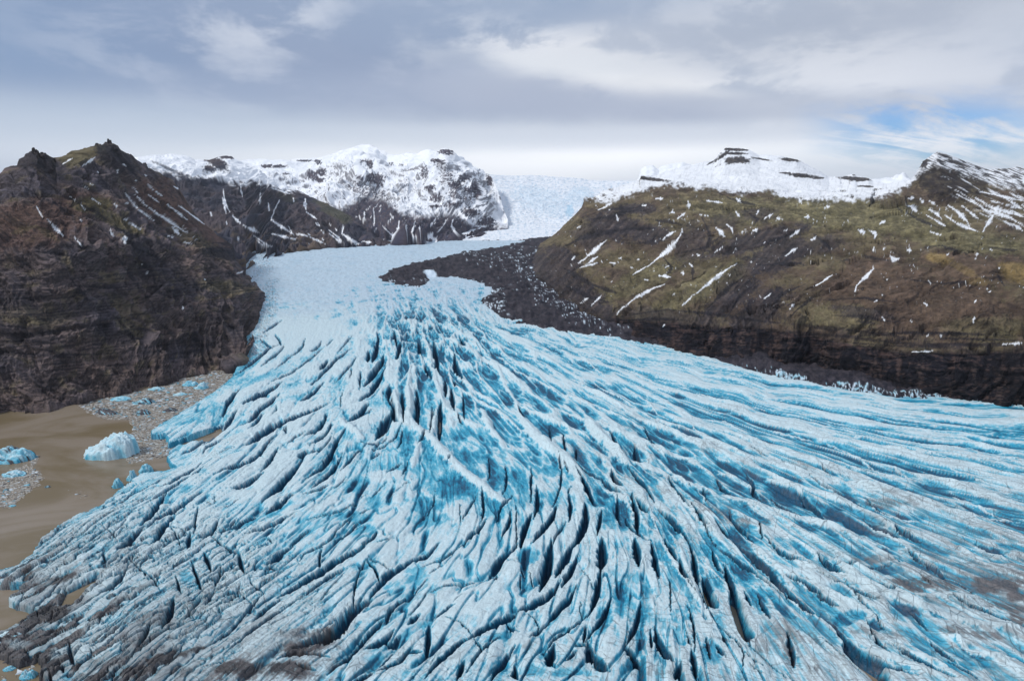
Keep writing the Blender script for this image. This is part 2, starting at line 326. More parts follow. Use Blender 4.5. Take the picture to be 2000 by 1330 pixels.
# TRACE-BEGIN
# features read off enlarged pieces of the photograph: piece origin, then (width, x, y, x, y, ...) at five times photo scale
TILES = dict(A=(200, 800), B=(600, 800), C=(1000, 800), D=(400, 1064), E=(800, 1064), F=(1200, 1064), G=(1600, 1064), H=(0, 1064), I=(1400, 800), J=(400, 600), K=(700, 580), L=(1100, 660), M=(1600, 760))
CREV = dict(
A="""60 1960 480 1880 600 1780 700 1660 820 1570 890;50 1560 640 1470 700 1370 760 1280 780;60 1740 110 1600 190 1480 290 1400 340;40 1700 230 1600 320 1540 430 1440 520 1250 560 1130 630;40 1700 400 1620 540 1560 610;40 960 500 880 580 760 640 680 710 560 760;25 640 640 540 690 460 720 340 750 220 800 170 850;30 1000 560 900 630 800 690 640 790 500 880 400 930;40 940 830 820 920 700 980 560 1020 450 1120 380 1160;50 600 850 520 960 430 1050 370 1110;60 690 1030 600 1120 540 1220 480 1290;60 400 1120 320 1200 230 1280 150 1330;25 930 980 910 1070 895 1190;45 1130 1080 1090 1160 1000 1240 960 1280;45 850 1210 830 1330;16 1310 1060 1260 1110 1225 1150;12 1330 890 1260 930 1190 955;30 1600 980 1500 1040 1380 1090 1290 1140 1120 1200;50 1840 850 1720 940 1620 1010;30 1850 1040 1700 1110 1560 1180 1400 1220;8 1280 370 1180 400 1090 430;10 1100 850 1100 930 1060 940 1010 900;14 1770 160 1790 210 1780 240;10 1960 230 1880 290 1820 320;45 2000 420 1930 460;45 1150 150 1050 180 960 270 900 330 790 370;30 1140 270 1000 350 980 400;40 1300 0 1220 80 1120 180;20 1560 40 1500 120 1440 160;20 2000 1210 1900 1270 1840 1330;20 650 1110 700 1180 740 1260 760 1330;12 640 1110 760 1160 840 1210;16 240 1060 160 1150 100 1210 60 1260;14 0 1140 80 1180 140 1260;20 1060 1220 1130 1280 1180 1330;20 1620 1270 1650 1310;20 300 830 200 880 100 920;20 480 830 400 880 300 910""",
B="""40 180 60 140 160 80 210 0 250;30 240 170 180 240 130 300 60 330 0 350;45 360 220 300 310 250 400 200 490 120 590 0 680;45 340 450 300 520 230 600 150 690 60 760;25 240 250 200 340 120 410 0 440;25 560 370 470 460 400 530 330 600;25 780 290 740 330 660 350 560 340;20 790 340 740 380 640 400;45 820 100 760 190 700 270;16 920 170 880 250 850 300 790 340;16 930 230 910 330 890 380;30 610 20 480 80 420 130;50 840 0 840 80 880 130;14 1240 0 1210 130 1200 240;50 1290 30 1290 170 1290 300;20 1150 240 1100 330;20 1400 480 1380 500;18 1775 470 1785 600 1770 690;20 1935 560 1955 700 1930 790 1910 850;24 2000 850 1960 920 1880 960 1870 1060 1840 1110;30 1710 810 1720 920 1720 1030 1700 1110;40 1740 1100 1700 1180 1600 1250 1530 1320;22 1640 870 1580 970 1520 1090;12 1490 940 1495 1080;35 1985 1040 1970 1150 1900 1250;40 1060 0 1070 80 1080 160;16 1470 60 1500 140;8 1010 700 920 770 840 840 790 890;12 760 730 690 800 620 875;20 450 1040 390 1110 310 1180 250 1260 200 1300;16 590 990 530 1020;40 480 1140 430 1200 360 1250 280 1290;14 370 680 330 740 250 780;20 200 740 120 790 0 830;16 980 510 950 600 930 650;20 700 440 640 470;14 1250 810 1240 920 1190 1000 1130 1060;14 830 1280 720 1310;40 680 1220 640 1290 560 1330;14 560 850 430 950 300 1020 50 1090;25 900 540 800 600""",
C="""20 460 480 485 620 480 740 440 860 390 970;22 370 200 380 330;25 500 280 520 430;22 625 400 630 490;22 190 640 185 880;40 245 780 255 920 220 1060;60 430 970 390 1090 290 1200 210 1310;60 180 1070 120 1180 90 1330;80 710 940 730 1050 700 1170 640 1280 590 1330;40 560 860 575 960 560 1080;40 870 1010 850 1150 830 1250;60 640 640 700 720 750 820 800 920;35 890 700 960 780 1060 840;50 980 640 990 700 1060 760;50 1160 600 1240 720 1330 830 1380 940;50 1230 930 1290 1010 1340 1050;60 1170 900 1210 1030 1220 1200;45 1450 1040 1560 1120 1640 1220 1720 1330;50 1540 720 1590 840 1660 920 1720 1000;35 970 260 1010 340 1070 440;45 1200 390 1220 480 1260 530;50 1760 1000 1830 1100 1900 1180;40 1030 900 1030 1060 1060 1120;30 600 520 700 600 800 640 880 690;14 40 1030 45 1330;25 510 1130 440 1230 400 1320;30 1110 1050 1130 1140 1200 1240 1330 1310;25 1300 200 1330 280 1390 350;12 570 780 550 830;12 520 570 555 640;30 1870 800 1890 900;10 1840 1130 1960 1320""",
D="""70 1600 0 1530 80 1380 130 1250 200 1120 270 980 350 860 430 730 500;45 730 530 640 590 560 660 480 740;40 960 510 860 590 760 650 680 700 580 770 480 840 360 930 270 1010 190 1090;45 1320 270 1180 340 1080 420 980 510;70 2000 170 1870 250 1760 320 1690 420 1620 520;150 1600 560 1450 640 1350 740 1230 880 1050 930 900 1000;60 1720 760 1620 860 1510 980 1400 1100 1240 1240;40 2000 500 1900 560 1800 640 1770 760;60 1830 860 1740 950 1600 1000;40 570 470 480 570 400 650 330 740 250 840 100 930 0 990;50 330 80 350 180 380 270;30 330 80 230 40 160 0;50 760 60 690 120 620 180;30 880 0 800 50 760 60;30 600 200 680 230 760 260;20 1190 0 1060 70 960 110 930 180;25 1140 60 1110 150 1130 220;16 1370 290 1280 390 1200 470 1140 560;25 1560 200 1500 300 1460 420 1450 600;35 1600 180 1670 250 1700 350;12 860 700 720 770 640 820 560 835;18 1300 690 1170 770 1110 850;30 300 180 280 240 200 270;45 0 100 40 200 60 270;45 150 270 110 390;30 100 440 50 520 0 570;20 340 400 290 500 220 560;14 350 480 470 570;20 440 330 460 400 570 460;18 230 1150 120 1170 0 1200;60 1650 1240 1560 1290 1480 1330;50 2000 1050 1900 1170 1780 1210 1680 1250;50 1830 1050 1760 1130 1690 1210;60 1180 1110 1000 1070 830 1080 730 1140;40 920 1210 1050 1240;20 1640 160 1780 230;50 1900 900 1830 970 1760 950""",
E="""60 1050 0 1000 60 900 120 840 200 780 300;22 780 300 700 340 600 375 400 395 260 420 180 460;22 180 460 120 540 70 620 0 680;70 1060 660 980 710 900 760 760 820 650 890 580 940;60 580 940 480 990 380 1090 270 1180 180 1310;70 1460 380 1400 480 1290 560 1180 610 1060 660;110 1380 0 1360 140 1330 300 1280 440;80 1590 0 1530 100 1460 220 1430 310;70 1630 110 1570 260 1500 400;55 1620 430 1560 530 1450 640 1350 760;30 1350 780 1260 850 1180 920;35 1740 700 1640 790 1520 870 1400 950 1320 1040;110 1880 0 1880 130 1860 250;60 1860 300 1830 500 1790 620 1750 700;35 430 590 350 630 290 680 240 720;8 510 490 440 550;60 190 760 180 880 180 1000 150 1110;40 280 0 230 50 140 110 0 160;22 550 0 460 60 380 120 280 165 140 200;14 330 200 220 250 190 280;20 160 340 90 410 0 490;35 870 930 790 980 700 1060 620 1160 570 1260;30 640 960 700 1040;50 1010 1030 930 1130 840 1220 800 1330;60 1030 1190 1020 1260 1050 1330;110 1740 990 1760 1100 1850 1190 1930 1270;90 1400 1010 1370 1110 1360 1200;45 1610 1080 1540 1150;40 1720 990 1620 1010;35 1720 820 1710 900 1700 960;45 1960 560 1880 750 1780 870 1720 960;20 370 710 500 770 570 840 600 900;40 960 780 1040 860;18 1160 690 1240 730 1260 810 1240 870;45 80 690 0 760;60 520 1200 470 1330;30 1090 250 1110 300;20 1080 340 1080 420;30 850 290 840 350;14 1170 290 1220 420;12 1670 590 1660 680 1700 740;8 1670 220 1820 460;40 0 1060 100 1060;16 930 130 1050 190""",
F="""80 200 0 220 100 230 220;60 740 60 780 180 790 300 820 420;25 820 420 880 560 930 680 990 780;22 990 790 1080 880 1180 960 1240 1040 1260 1110 1250 1230;20 1280 1090 1350 1150 1430 1200;18 540 370 545 500 545 660;30 720 620 760 740 780 900 780 1050;20 700 880 740 1000;50 250 620 220 760 160 920 110 1010;80 100 1040 180 1080 240 1180;80 400 850 420 960 480 1050 560 1150;40 350 880 360 1000;70 1080 240 1120 380 1190 500;40 960 100 1000 220 1060 260;45 500 0 560 90 610 190;50 640 200 660 290 720 350;25 800 220 830 350;60 1180 20 1330 120 1450 220 1550 330 1610 420 1680 540;40 1080 110 1250 230 1400 320 1470 410 1600 490;40 1480 0 1600 120 1760 200 1940 260;50 1640 420 1760 560 1900 670 1980 720;40 1710 350 1830 400 1980 500;45 860 330 920 440 990 590;45 1160 520 1190 650 1240 780 1280 900;30 1210 620 1280 800 1320 960 1330 1020;20 1320 1020 1450 1110 1560 1210 1650 1290;60 1690 900 1730 1050 1750 1180;60 370 60 400 200 430 330;30 900 980 930 1100;40 1060 930 1090 1000;40 1010 1030 1070 1110;10 1330 1210 1410 1260;40 1280 500 1320 600;35 1420 560 1500 720;10 690 340 780 470;60 640 1200 600 1320;60 760 1100 790 1300""",
G="""60 0 720 120 760 200 880 300 970 420 1060 560 1130 700 1200 900 1270;40 480 820 540 930 640 1020 690 1070;50 720 1000 850 1090 1000 1170 1120 1240 1280 1320;45 1100 960 1200 1050 1320 1130;35 1330 540 1450 600 1580 650 1720 700 1850 760 2000 790;20 250 400 350 520 430 620 540 700 600 800 640 850;25 900 680 980 760 1050 830;50 0 180 100 250 230 330;30 880 60 980 150;35 1050 180 1170 240 1240 330;22 1350 350 1440 430 1530 510;16 980 310 1060 390;50 1550 0 1680 60 1750 110;25 600 430 720 470 900 500;30 0 350 100 390 250 440 430 520 560 570;35 0 530 80 570 160 620;40 740 140 820 170;40 1300 1160 1450 1230 1560 1320;20 70 980 200 1090 330 1200 440 1300;24 200 240 450 230 650 210""",
H="""45 650 850 660 950 700 1080;30 1420 680 1260 740 1170 820 1060 920 900 990;50 1460 790 1410 900 1350 990;80 1690 560 1650 680 1590 790;40 1870 180 1910 300 1970 430;40 1960 520 1880 620 1820 710;35 1720 340 1760 460;30 1300 170 1420 250 1500 330 1550 420;45 1230 220 1140 330 1050 400;22 1300 100 1240 200;25 1160 690 1050 760 900 800 760 820;25 1150 790 1000 870 820 890 760 850;20 340 520 350 600;22 490 540 480 630;16 640 220 500 360 390 440;25 1000 60 1020 130;20 1180 60 1120 130 1030 180;20 1890 850 1760 910 1640 920;20 1790 980 1720 1120 1550 1210;25 870 960 900 1000 800 1060;35 590 1080 590 1130;30 460 1150 480 1250;25 1100 1200 1080 1300;12 210 380 160 480""",
I="""35 10 690 60 780 130 830;40 300 630 370 720 340 790 420 880 500 940;40 540 850 600 930 680 990 790 1040;50 820 840 900 910 980 970 1060 1050;30 930 700 1030 760 1180 810 1280 860 1400 930 1520 1010 1650 1110;55 1420 1060 1520 1140 1700 1200 1850 1280;35 1650 1080 1780 1170 1950 1270;30 120 1020 150 1120 250 1200 330 1310;25 410 1170 430 1290;45 0 1170 80 1260 200 1330;20 1020 570 1080 640 1170 690;18 350 410 450 470;20 640 530 740 590;22 1460 880 1560 970 1660 1030;10 1240 570 1320 585""",
J="""20 980 320 960 380 900 440 860 470;20 1135 340 1100 400 1040 430;12 1250 320 1200 370;16 1430 290 1350 380 1310 440;25 775 380 740 430 650 500 560 560;14 860 470 780 530 720 580;20 1150 400 1040 500 960 560 860 640 750 680 640 740;35 1190 530 1130 600;30 1400 420 1300 500 1200 590 1100 700 1040 750;20 1480 500 1430 570 1340 660 1280 730;40 1150 740 1090 800 1000 880 940 910;45 740 740 660 800 560 840 480 880 390 930;45 330 800 270 860 220 930 180 1010;40 720 860 640 920 540 980 460 1070 360 1110;40 1180 960 1020 1030 860 1080 720 1130 640 1200 540 1270;30 550 1030 500 1100 440 1150;14 700 960 700 1010 670 1040;40 1180 1080 1130 1160 1060 1210;12 1040 1090 980 1160;16 960 1240 880 1280 820 1320;50 1590 960 1520 1040 1420 1110;35 1800 780 1790 880;25 1830 920 1850 1020 1860 1110;25 1920 880 1940 1010;40 1600 440 1590 520;50 1740 500 1680 600 1620 680 1560 760;50 1750 620 1680 740 1620 840 1530 900;20 1520 660 1510 780;14 1440 600 1420 680;14 1340 840 1320 970;30 330 600 430 540 560 450 640 390 720 370;20 700 280 740 360;18 560 330 640 390;20 600 230 720 150;60 1800 1080 1720 1180 1680 1280;20 790 1160 790 1230;30 150 1090 60 1150;40 160 1100 80 1200 0 1290;25 1240 1150 1200 1230 1100 1290""",
K="""40 310 890 290 990;30 300 1020 350 1100 350 1180;30 430 970 430 1100 440 1230;50 570 950 580 1080 570 1200;60 740 480 750 600 780 720;50 940 600 960 720 1020 800;45 910 930 930 1080;40 850 840 850 950;50 800 1070 790 1250;40 660 700 700 780;45 240 600 200 680;30 350 370 370 470;45 410 480 380 600;40 590 420 600 530;40 930 820 1000 880;30 1000 420 1040 480;20 1030 1000 1030 1180;20 720 1090 710 1300;40 190 400 180 520 140 620;30 1570 1100 1620 1180""")
CREST = dict(
B="""90 960 0 1000 120 1090 220 1200 280 1290 400 1440 520 1560 650 1700 750 1830 860 1900 920 2000 900;60 1250 60 1240 160 1220 270;70 880 0 880 100;70 1110 340 1060 450 1030 580;50 1700 80 1760 170 1830 260 1960 370;40 1440 60 1500 110 1600 160 1720 180;60 300 100 450 220 560 320;40 1370 100 1430 170;14 200 60 130 190 30 240;14 270 250 220 360 130 440;14 430 310 360 430 280 540;14 520 430 420 560""",
C="""30 100 0 250 80 500 180 700 250 790 340;120 700 120 800 230 950 350 1060 480 1150 560;40 820 130 940 220 1090 270 1250 330 1400 380 1560 430 1720 480 1860 560 2000 670;120 60 60 180 230 330 340 450 440 560 540 640 640 700 740 760 880;25 1300 150 1480 200 1650 260 1850 340 2000 380;60 1100 460 1250 560 1400 610 1520 680 1680 720 1790 760 2000 840;40 860 740 960 830 1080 880 1140 950 1190 1050 1230 1230;60 1150 580 1230 680 1310 800 1400 960 1500 1040 1600 1140 1650 1260;60 1560 830 1640 930 1750 1040 1880 1160 2000 1270;22 1160 0 1300 60 1480 120 1700 200 1950 310;22 1520 680 1600 850;22 1000 360 1060 480;20 1790 760 1850 870 1910 940;20 1300 890 1340 1050 1400 1200 1470 1320;20 700 900 690 1000;18 960 580 980 620 1100 700;20 480 30 620 90 700 150""",
F="""60 460 0 560 160 680 330 800 520 920 740 1010 830;28 1060 120 1250 220 1420 330 1560 440 1700 560 1850 660 2000 740;36 1300 0 1440 120 1560 230 1700 330 1900 480;26 1640 150 1800 240 2000 320;20 830 130 880 210 980 280 1100 390 1180 520""",
G="""50 0 280 200 340 400 420 600 480 800 560 950 640 1150 700 1400 760 1700 810 2000 840;30 0 460 150 530 350 620 500 690 620 800 720 860;40 130 170 230 280 380 370;50 300 960 450 1040 650 1090 800 1150 1000 1240 1200 1330;30 650 980 900 1060 1100 1150 1260 1240;22 820 0 960 130 1130 200 1230 310;30 1350 30 1450 100 1520 150;22 1500 20 1650 90 1850 160;36 1300 780 1320 880 1370 970 1480 1060 1700 1110 2000 1150;36 900 500 1300 520 1600 540;26 440 740 480 880 560 960""",
I="""60 0 830 160 880 330 950 520 1010 700 1060 860 1100 1050 1160 1250 1200 1500 1280 1700 1330;35 130 440 280 520 420 600 600 700 800 760 1000 830 1150 890 1400 980 1600 1080 1750 1170 1900 1260;24 350 400 500 480 640 540 760 610 930 680 1150 720 1380 740 1700 800 1900 900 2000 960;18 840 460 960 520 1040 590 1120 680 1200 710;18 0 190 250 300 450 400 560 460;16 1050 330 1200 390 1350 450 1500 550 1590 630;18 1160 480 1260 560 1420 590 1560 640 1800 680 2000 700;20 0 620 150 660 300 700 340 800 450 900;24 450 680 640 740 810 800 880 920 1040 1010 1130 1100;14 1610 350 1700 390 1850 420 2000 470;14 640 130 850 190 1100 260 1400 290 1750 310;12 500 200 700 240 950 310;16 1450 880 1530 960 1640 1040 1830 1080 2000 1110;14 1720 570 1800 640 1930 700;20 530 870 600 960 760 1030;12 870 620 1000 680""",
K="""36 820 300 850 400 930 470 1060 510 1150 600 1300 660 1380 740 1430 870 1500 960 1560 1060 1560 1170 1650 1260 1720 1330;20 1000 400 1120 560 1250 620 1400 700 1520 780 1560 840 1700 930;25 600 560 640 690 700 800;20 620 570 680 670 760 760;30 890 620 880 780 940 860 1050 940 1160 1010 1290 1080 1400 1140 1500 1230 1600 1330;30 300 580 290 700 300 850;80 330 900 370 1050 400 1200 520 1290;70 500 740 480 900 500 1050 520 1200;25 790 930 830 1050 880 1120 980 1170 1020 1230;36 930 700 960 780 1060 840 1150 950 1280 1000 1400 1090;16 1600 470 1700 540 1830 600 1990 690;16 1300 520 1420 620 1550 740 1720 800 1850 870 2000 980;30 1560 1060 1680 1140 1850 1210 2000 1280;60 1190 1080 1240 1180 1320 1290;40 780 1080 760 1200 740 1330;18 580 650 500 720 400 860;16 260 580 180 660 100 740;16 260 720 190 850 120 960 0 1000;14 1140 650 1180 780 1200 880;14 340 300 400 400 430 480;14 480 180 520 330 540 420;14 650 280 690 400 700 500;14 280 150 260 300 200 400;14 1000 350 1010 430 1070 510;12 1130 380 1150 500 1200 570""",
L="""22 0 560 150 610 330 680 430 740 560 790 690 860 800 940;22 0 650 120 770 230 860 330 920;28 60 390 250 500 420 600 560 680 650 760 800 830 900 880 1060 930 1170 970 1300 1030 1500 1080;16 250 410 400 510 520 560 640 640 780 740 930 840 1060 900;13 130 140 240 230 380 360 450 420;13 600 480 700 550 830 610 900 740 1050 800;14 950 700 1080 790 1250 850 1320 940 1440 1000 1600 1090 1760 1180 1900 1270;13 1210 740 1290 840 1450 890 1650 960 1850 1010 2000 1060;13 800 880 820 970 880 1050;12 350 180 520 270 750 370 900 450 1100 520 1400 590 1700 650 2000 700;11 1300 540 1500 610;11 1550 800 1680 890""",
M="""14 1430 1010 1600 1040 1750 1090 2000 1150;14 1500 1100 1560 1170 1750 1260 1950 1300;14 1290 1040 1370 1110 1500 1140;14 820 1020 960 1100 1100 1180 1300 1220 1500 1250 2000 1300;12 1260 780 1450 860 1600 910;12 1480 570 1560 650 1640 680 1800 680;12 720 780 840 870 900 880;10 600 560 680 600 900 620 1100 630 1300 690;10 700 380 950 420 1250 440;10 1100 560 1300 580 1500 575;10 1550 700 1800 690 2000 690""")
# patches: x y rx ry angle strength
BLUE = dict(
A="150 -20 0 0 0 0;1700 1000 160 50 -25 .7;1400 1100 150 40 -15 .7;780 780 160 60 -20 .6;1050 60 130 50 -20 .4;1780 700 120 40 -50 .6;1000 600 60 40 -30 .4;650 880 150 40 -15 .5",
B="1400 760 250 120 0 .7;1150 950 200 100 0 .7;1200 1080 200 70 0 .7;500 750 120 80 -40 .6;1650 350 250 150 0 .6;1850 620 110 160 0 .65;450 1080 180 70 0 .6;960 330 70 120 0 .6;1850 1000 100 110 0 .6;550 1190 150 50 -10 .6;200 480 120 200 35 .5;1560 230 90 130 0 .5;650 900 100 70 -20 .4",
C="860 860 110 90 0 .9;700 420 220 110 10 .5;1100 600 200 90 15 .5;1340 730 120 60 0 .8;1650 660 130 80 10 .7;1780 850 110 90 0 .8;1560 1200 110 110 20 .8;1300 1150 90 120 10 .7;1100 1030 80 150 0 .8;100 650 120 150 0 .5;330 900 150 90 0 .5;1600 520 200 50 15 .6;1100 150 200 70 15 .5;1500 300 180 50 10 .5;450 220 200 70 15 .6;980 1000 80 140 0 .8;150 1200 60 120 0 .7",
D="1650 1050 120 80 -40 .6;1250 330 150 30 -30 .6;1800 400 80 40 -40 .6;1900 420 80 80 0 .4;1500 220 80 50 0 .5",
E="1150 130 120 110 0 .9;60 280 120 110 0 .6;850 920 150 45 -15 .6;1900 750 80 150 15 .7;330 120 100 50 -20 .4;900 1170 60 60 0 .7;1360 1120 90 120 0 .7;1200 1250 160 60 0 .5;1560 1280 200 50 0 .6",
F="1200 280 170 100 40 .9;1450 520 130 60 20 .8;470 120 60 100 -20 .7;60 560 60 160 0 .8;650 720 80 120 0 .6;1750 100 200 50 25 .9;950 1080 100 110 0 .8;280 700 60 100 0 .8;1000 350 100 120 0 .7;1600 620 150 70 30 .6;900 60 100 60 0 .7;240 930 80 80 0 .6;480 1080 70 110 0 .6;300 450 40 120 0 .5;1400 640 100 60 40 .5",
G="100 240 120 50 25 .9;600 260 150 40 0 .8;300 730 140 60 -10 .9;800 660 150 60 15 .7;1150 720 120 30 10 .8;1750 60 150 50 0 .9;1800 170 150 20 0 .8;550 790 60 50 0 .8;800 1190 150 40 20 .8;1000 1080 200 60 25 .6;380 1010 120 40 30 .8;1400 1180 250 50 0 .6;1600 1050 250 70 0 .6;200 500 100 40 20 .7;1900 1120 150 40 0 .7",
H="1820 340 70 70 0 .8;1900 460 80 100 0 .8;1560 470 60 40 0 .7;1750 650 80 100 0 .7;1100 700 200 50 -15 .6;820 850 70 50 0 .5;1200 1040 120 60 -20 .4;1080 1220 120 50 -30 .7;1450 850 60 80 0 .7;650 1170 60 60 0 .8;430 1180 40 60 0 .8;1550 820 70 50 0 .6;1950 720 80 30 0 .8;950 30 100 40 0 .5",
I="700 850 180 60 20 .9;80 560 120 30 10 .8;450 1000 150 40 20 .6;850 1160 120 60 20 .8;200 1250 100 80 40 .8;1130 1010 100 70 0 .9;1350 1110 110 80 20 .8;1250 830 80 25 10 .6;1900 1060 150 40 5 .8;250 720 120 60 0 .4;1250 350 150 30 5 .6;1700 190 150 15 5 .7;130 860 150 30 15 .7;1700 380 130 25 5 .5",
J="120 1030 110 60 -20 .7;1700 700 100 160 15 .7;1650 900 100 80 0 .6;250 650 170 50 -25 .5;1750 900 60 90 0 .5;420 560 160 50 -25 .5;1850 300 90 160 0 .4;1720 1180 100 70 -30 .6;500 420 120 60 -20 .4",
K="650 250 450 120 0 .3;820 650 70 200 0 .7;1080 700 110 170 0 .7;650 900 70 200 0 .6;150 850 100 200 20 .5;1270 1150 90 90 0 .6;1450 1000 80 100 0 .6;1800 1000 200 120 20 .5;180 600 100 150 10 .6;450 560 90 120 0 .7;1040 1050 70 130 0 .8;1180 880 60 90 0 .5",
L="280 720 90 60 20 .8;900 950 120 60 20 .7;1120 570 70 20 10 .7;1250 960 100 40 20 .6;1550 950 150 30 20 .6;380 380 50 20 20 .6;1150 860 120 25 20 .6;1600 1280 150 30 10 .8;500 920 70 20 10 .7;1000 730 60 20 20 .7;60 900 60 300 0 .3",
M="900 580 200 40 0 .5;350 560 150 25 0 .5;1500 1200 200 60 10 .4;1900 1220 150 50 10 .6;900 270 140 12 5 .5;1200 530 60 15 10 .6;1700 480 80 30 0 .6;1800 830 120 20 5 .6;1300 1190 150 30 5 .6;600 400 80 15 5 .5")
WHITE = dict(
A="1050 480 160 200 -30 .7;1700 550 130 220 35 .7;1350 680 170 90 -20 .7;1400 300 170 50 -30 .6;1350 850 250 60 0 .6;900 700 60 100 0 .4;1000 1080 180 100 0 .7;1600 1150 300 50 -20 .7;800 530 180 40 -25 .6;1850 1000 130 60 -30 .6",
B="520 170 120 80 -30 .8;860 1150 170 180 0 .7;150 950 180 70 -10 .8;1470 1010 110 130 0 .8;300 650 130 60 -40 .6;1600 1180 130 90 -30 .8;760 650 150 60 -10 .7;950 850 100 200 20 .5;400 1230 90 40 -30 .6",
C="330 430 200 90 45 .5;600 1200 80 160 20 .7;750 1150 60 130 0 .7;380 1220 80 90 -30 .7;640 800 80 80 0 .6;1000 1260 200 60 0 .5;1700 1150 100 80 45 .6",
D="600 970 230 90 -20 .6;800 750 400 60 -25 .6;1350 480 120 100 0 .6;200 650 200 120 -20 .5;1750 60 200 60 -20 .8;1000 230 180 60 -20 .6;550 120 200 80 0 .5;1500 1150 150 40 -35 .5;1750 1290 200 40 -20 .5;480 400 100 60 0 .5",
E="550 560 400 170 -10 .8;1750 350 90 250 0 .8;1650 850 150 60 -30 .7;1100 900 150 120 0 .6;350 800 180 100 0 .7;80 950 80 150 0 .7;800 1080 150 80 -20 .7;450 1100 120 60 -20 .6;970 220 90 110 0 .8;1550 560 120 80 -30 .7;1950 1000 80 150 0 .7;330 1250 60 80 0 .6;1080 1100 80 60 0 .5",
F="80 200 100 120 0 .8;350 300 90 180 -20 .6;550 600 150 280 -40 .7;850 800 120 150 -30 .7;650 1050 110 120 0 .7;1250 1150 220 70 25 .6;80 800 60 120 0 .7;1450 100 120 40 35 .7;1650 350 140 40 40 .7;1500 1000 0 0 0 0",
G="700 120 200 50 10 .6;300 620 250 50 25 .7;800 560 250 50 15 .6;1200 650 250 40 12 .6;700 960 200 60 20 .4;1000 1250 0 0 0 0;1500 1120 0 0 0 0;150 1250 0 0 0 0",
H="480 190 160 70 -20 .9;1050 280 130 80 -30 .9;900 400 110 50 -20 .9;1270 300 90 80 0 .7;1600 250 80 90 0 .8;1450 250 60 100 0 .7;800 100 50 40 0 .8;1220 470 100 45 -10 .8;550 970 90 60 0 .7;770 950 90 60 0 .7;1150 860 130 35 -25 .7;900 740 130 60 0 .6;1300 850 80 80 0 .5;1750 880 100 50 -20 .8;1900 900 130 80 -20 .8;1650 960 90 30 0 .7;120 200 60 60 0 .5;130 440 80 40 0 .7;150 860 120 50 0 .7;650 60 80 80 0 .5;330 140 50 30 0 .8;1800 980 150 25 -20 .6;1100 1010 150 50 -30 .4;1500 60 200 60 0 .5",
I="1000 820 200 30 20 .5;1200 1180 250 30 10 .6;1700 900 0 0 0 0",
J="1000 250 500 200 0 .8;1450 700 70 160 0 .9;1450 900 110 120 0 .9;950 1150 130 60 -20 .8;900 960 200 60 -10 .7;1500 1160 90 50 0 .9;300 1280 180 50 -20 .8;550 640 170 30 -25 .7;820 660 200 30 -25 .7;220 850 110 40 -30 .7;430 820 150 30 -25 .7;560 930 130 40 -25 .6;1050 630 150 40 -30 .6;450 1210 180 40 -25 .7",
K="60 300 110 400 0 .6;360 1050 60 200 0 .7;490 1000 50 250 0 .7;320 700 50 70 0 .6;1300 180 300 60 25 .4")
DIRT = dict(
A="100 1060 130 80 0 .3;1000 1080 150 80 0 .12",
C="700 420 250 90 5 .35;1100 680 200 60 0 .4;1450 850 150 60 0 .4;1900 1000 150 80 0 .6;1950 400 150 50 0 .4;1300 100 200 40 0 .3;1000 250 0 0 0 0",
D="900 880 350 50 -10 .7;1000 1010 300 110 -15 1;400 1250 450 110 0 .9;850 1250 300 110 0 1;1230 850 170 90 -30 1;80 1010 130 50 -30 .6;1500 600 100 60 -20 .5;1250 1200 150 60 -40 .7;1000 600 150 80 0 .3",
E="1160 1000 90 60 0 .5;350 900 130 60 0 .35;1300 1250 80 60 0 .4",
F="1650 900 200 140 40 .6;1900 950 150 120 30 .6;1450 1000 100 100 0 .5;1110 650 70 200 -15 .35;1700 1100 60 140 -10 .8;1950 1250 100 80 0 .6;1300 760 100 140 -20 .35;400 1280 200 40 0 .5",
G="1000 400 420 80 3 .95;1750 400 350 90 0 1;1800 600 300 70 5 .85;1500 880 450 50 3 .75;500 150 350 45 0 .7;600 900 300 50 8 .6;1900 730 150 50 10 .95;1700 250 300 50 5 .6;1300 330 200 50 0 .7;150 1200 200 120 0 .35;1000 900 100 60 0 .5;1400 1000 300 20 3 .5;1950 500 200 60 0 1;100 900 100 100 30 .4",
H="500 290 300 50 -15 1;720 330 220 40 -15 .9;400 600 350 140 0 1;1000 600 350 60 0 .8;500 750 170 60 0 .9;300 750 120 80 0 .8;600 1080 280 70 0 1;950 1100 250 90 -15 1;800 1230 300 80 0 1;1300 1230 300 90 0 .9;1600 1120 320 60 -15 1;1900 1030 200 35 -15 .9;1800 1250 250 70 0 .8;300 100 60 80 0 .8;100 920 120 40 0 .7;400 850 100 100 0 .9;950 100 80 60 0 .5;700 480 150 60 -20 .7;1250 560 200 30 -10 .6;1400 1000 120 40 -20 .7;250 200 120 50 -30 .9;1600 650 60 100 0 .4",
I="250 1130 300 50 5 .55;60 1020 120 70 0 .55;1650 930 220 45 10 .65;1350 640 200 40 8 .3;830 560 200 50 10 .5;300 540 150 40 10 .35;850 780 250 30 10 .3;450 900 80 50 0 .3;1500 1000 0 0 0 0;900 1000 0 0 0 0;1950 940 150 40 5 .5",
L="1600 700 250 50 0 .3;650 900 120 40 10 .35;1400 570 110 8 10 .4;1950 1250 100 30 0 .3;1100 640 80 20 0 .3",
M="200 800 250 50 5 .3;700 1070 200 50 10 .4;1100 850 200 40 0 .25;1200 1080 200 40 5 .35")
def unpack(src):
    for key, txt in src.items():
        ox, oy = TILES[key]
        for s_ in txt.split(';'):
            yield ox, oy, [float(v) for v in s_.split()]
# TRACE-END

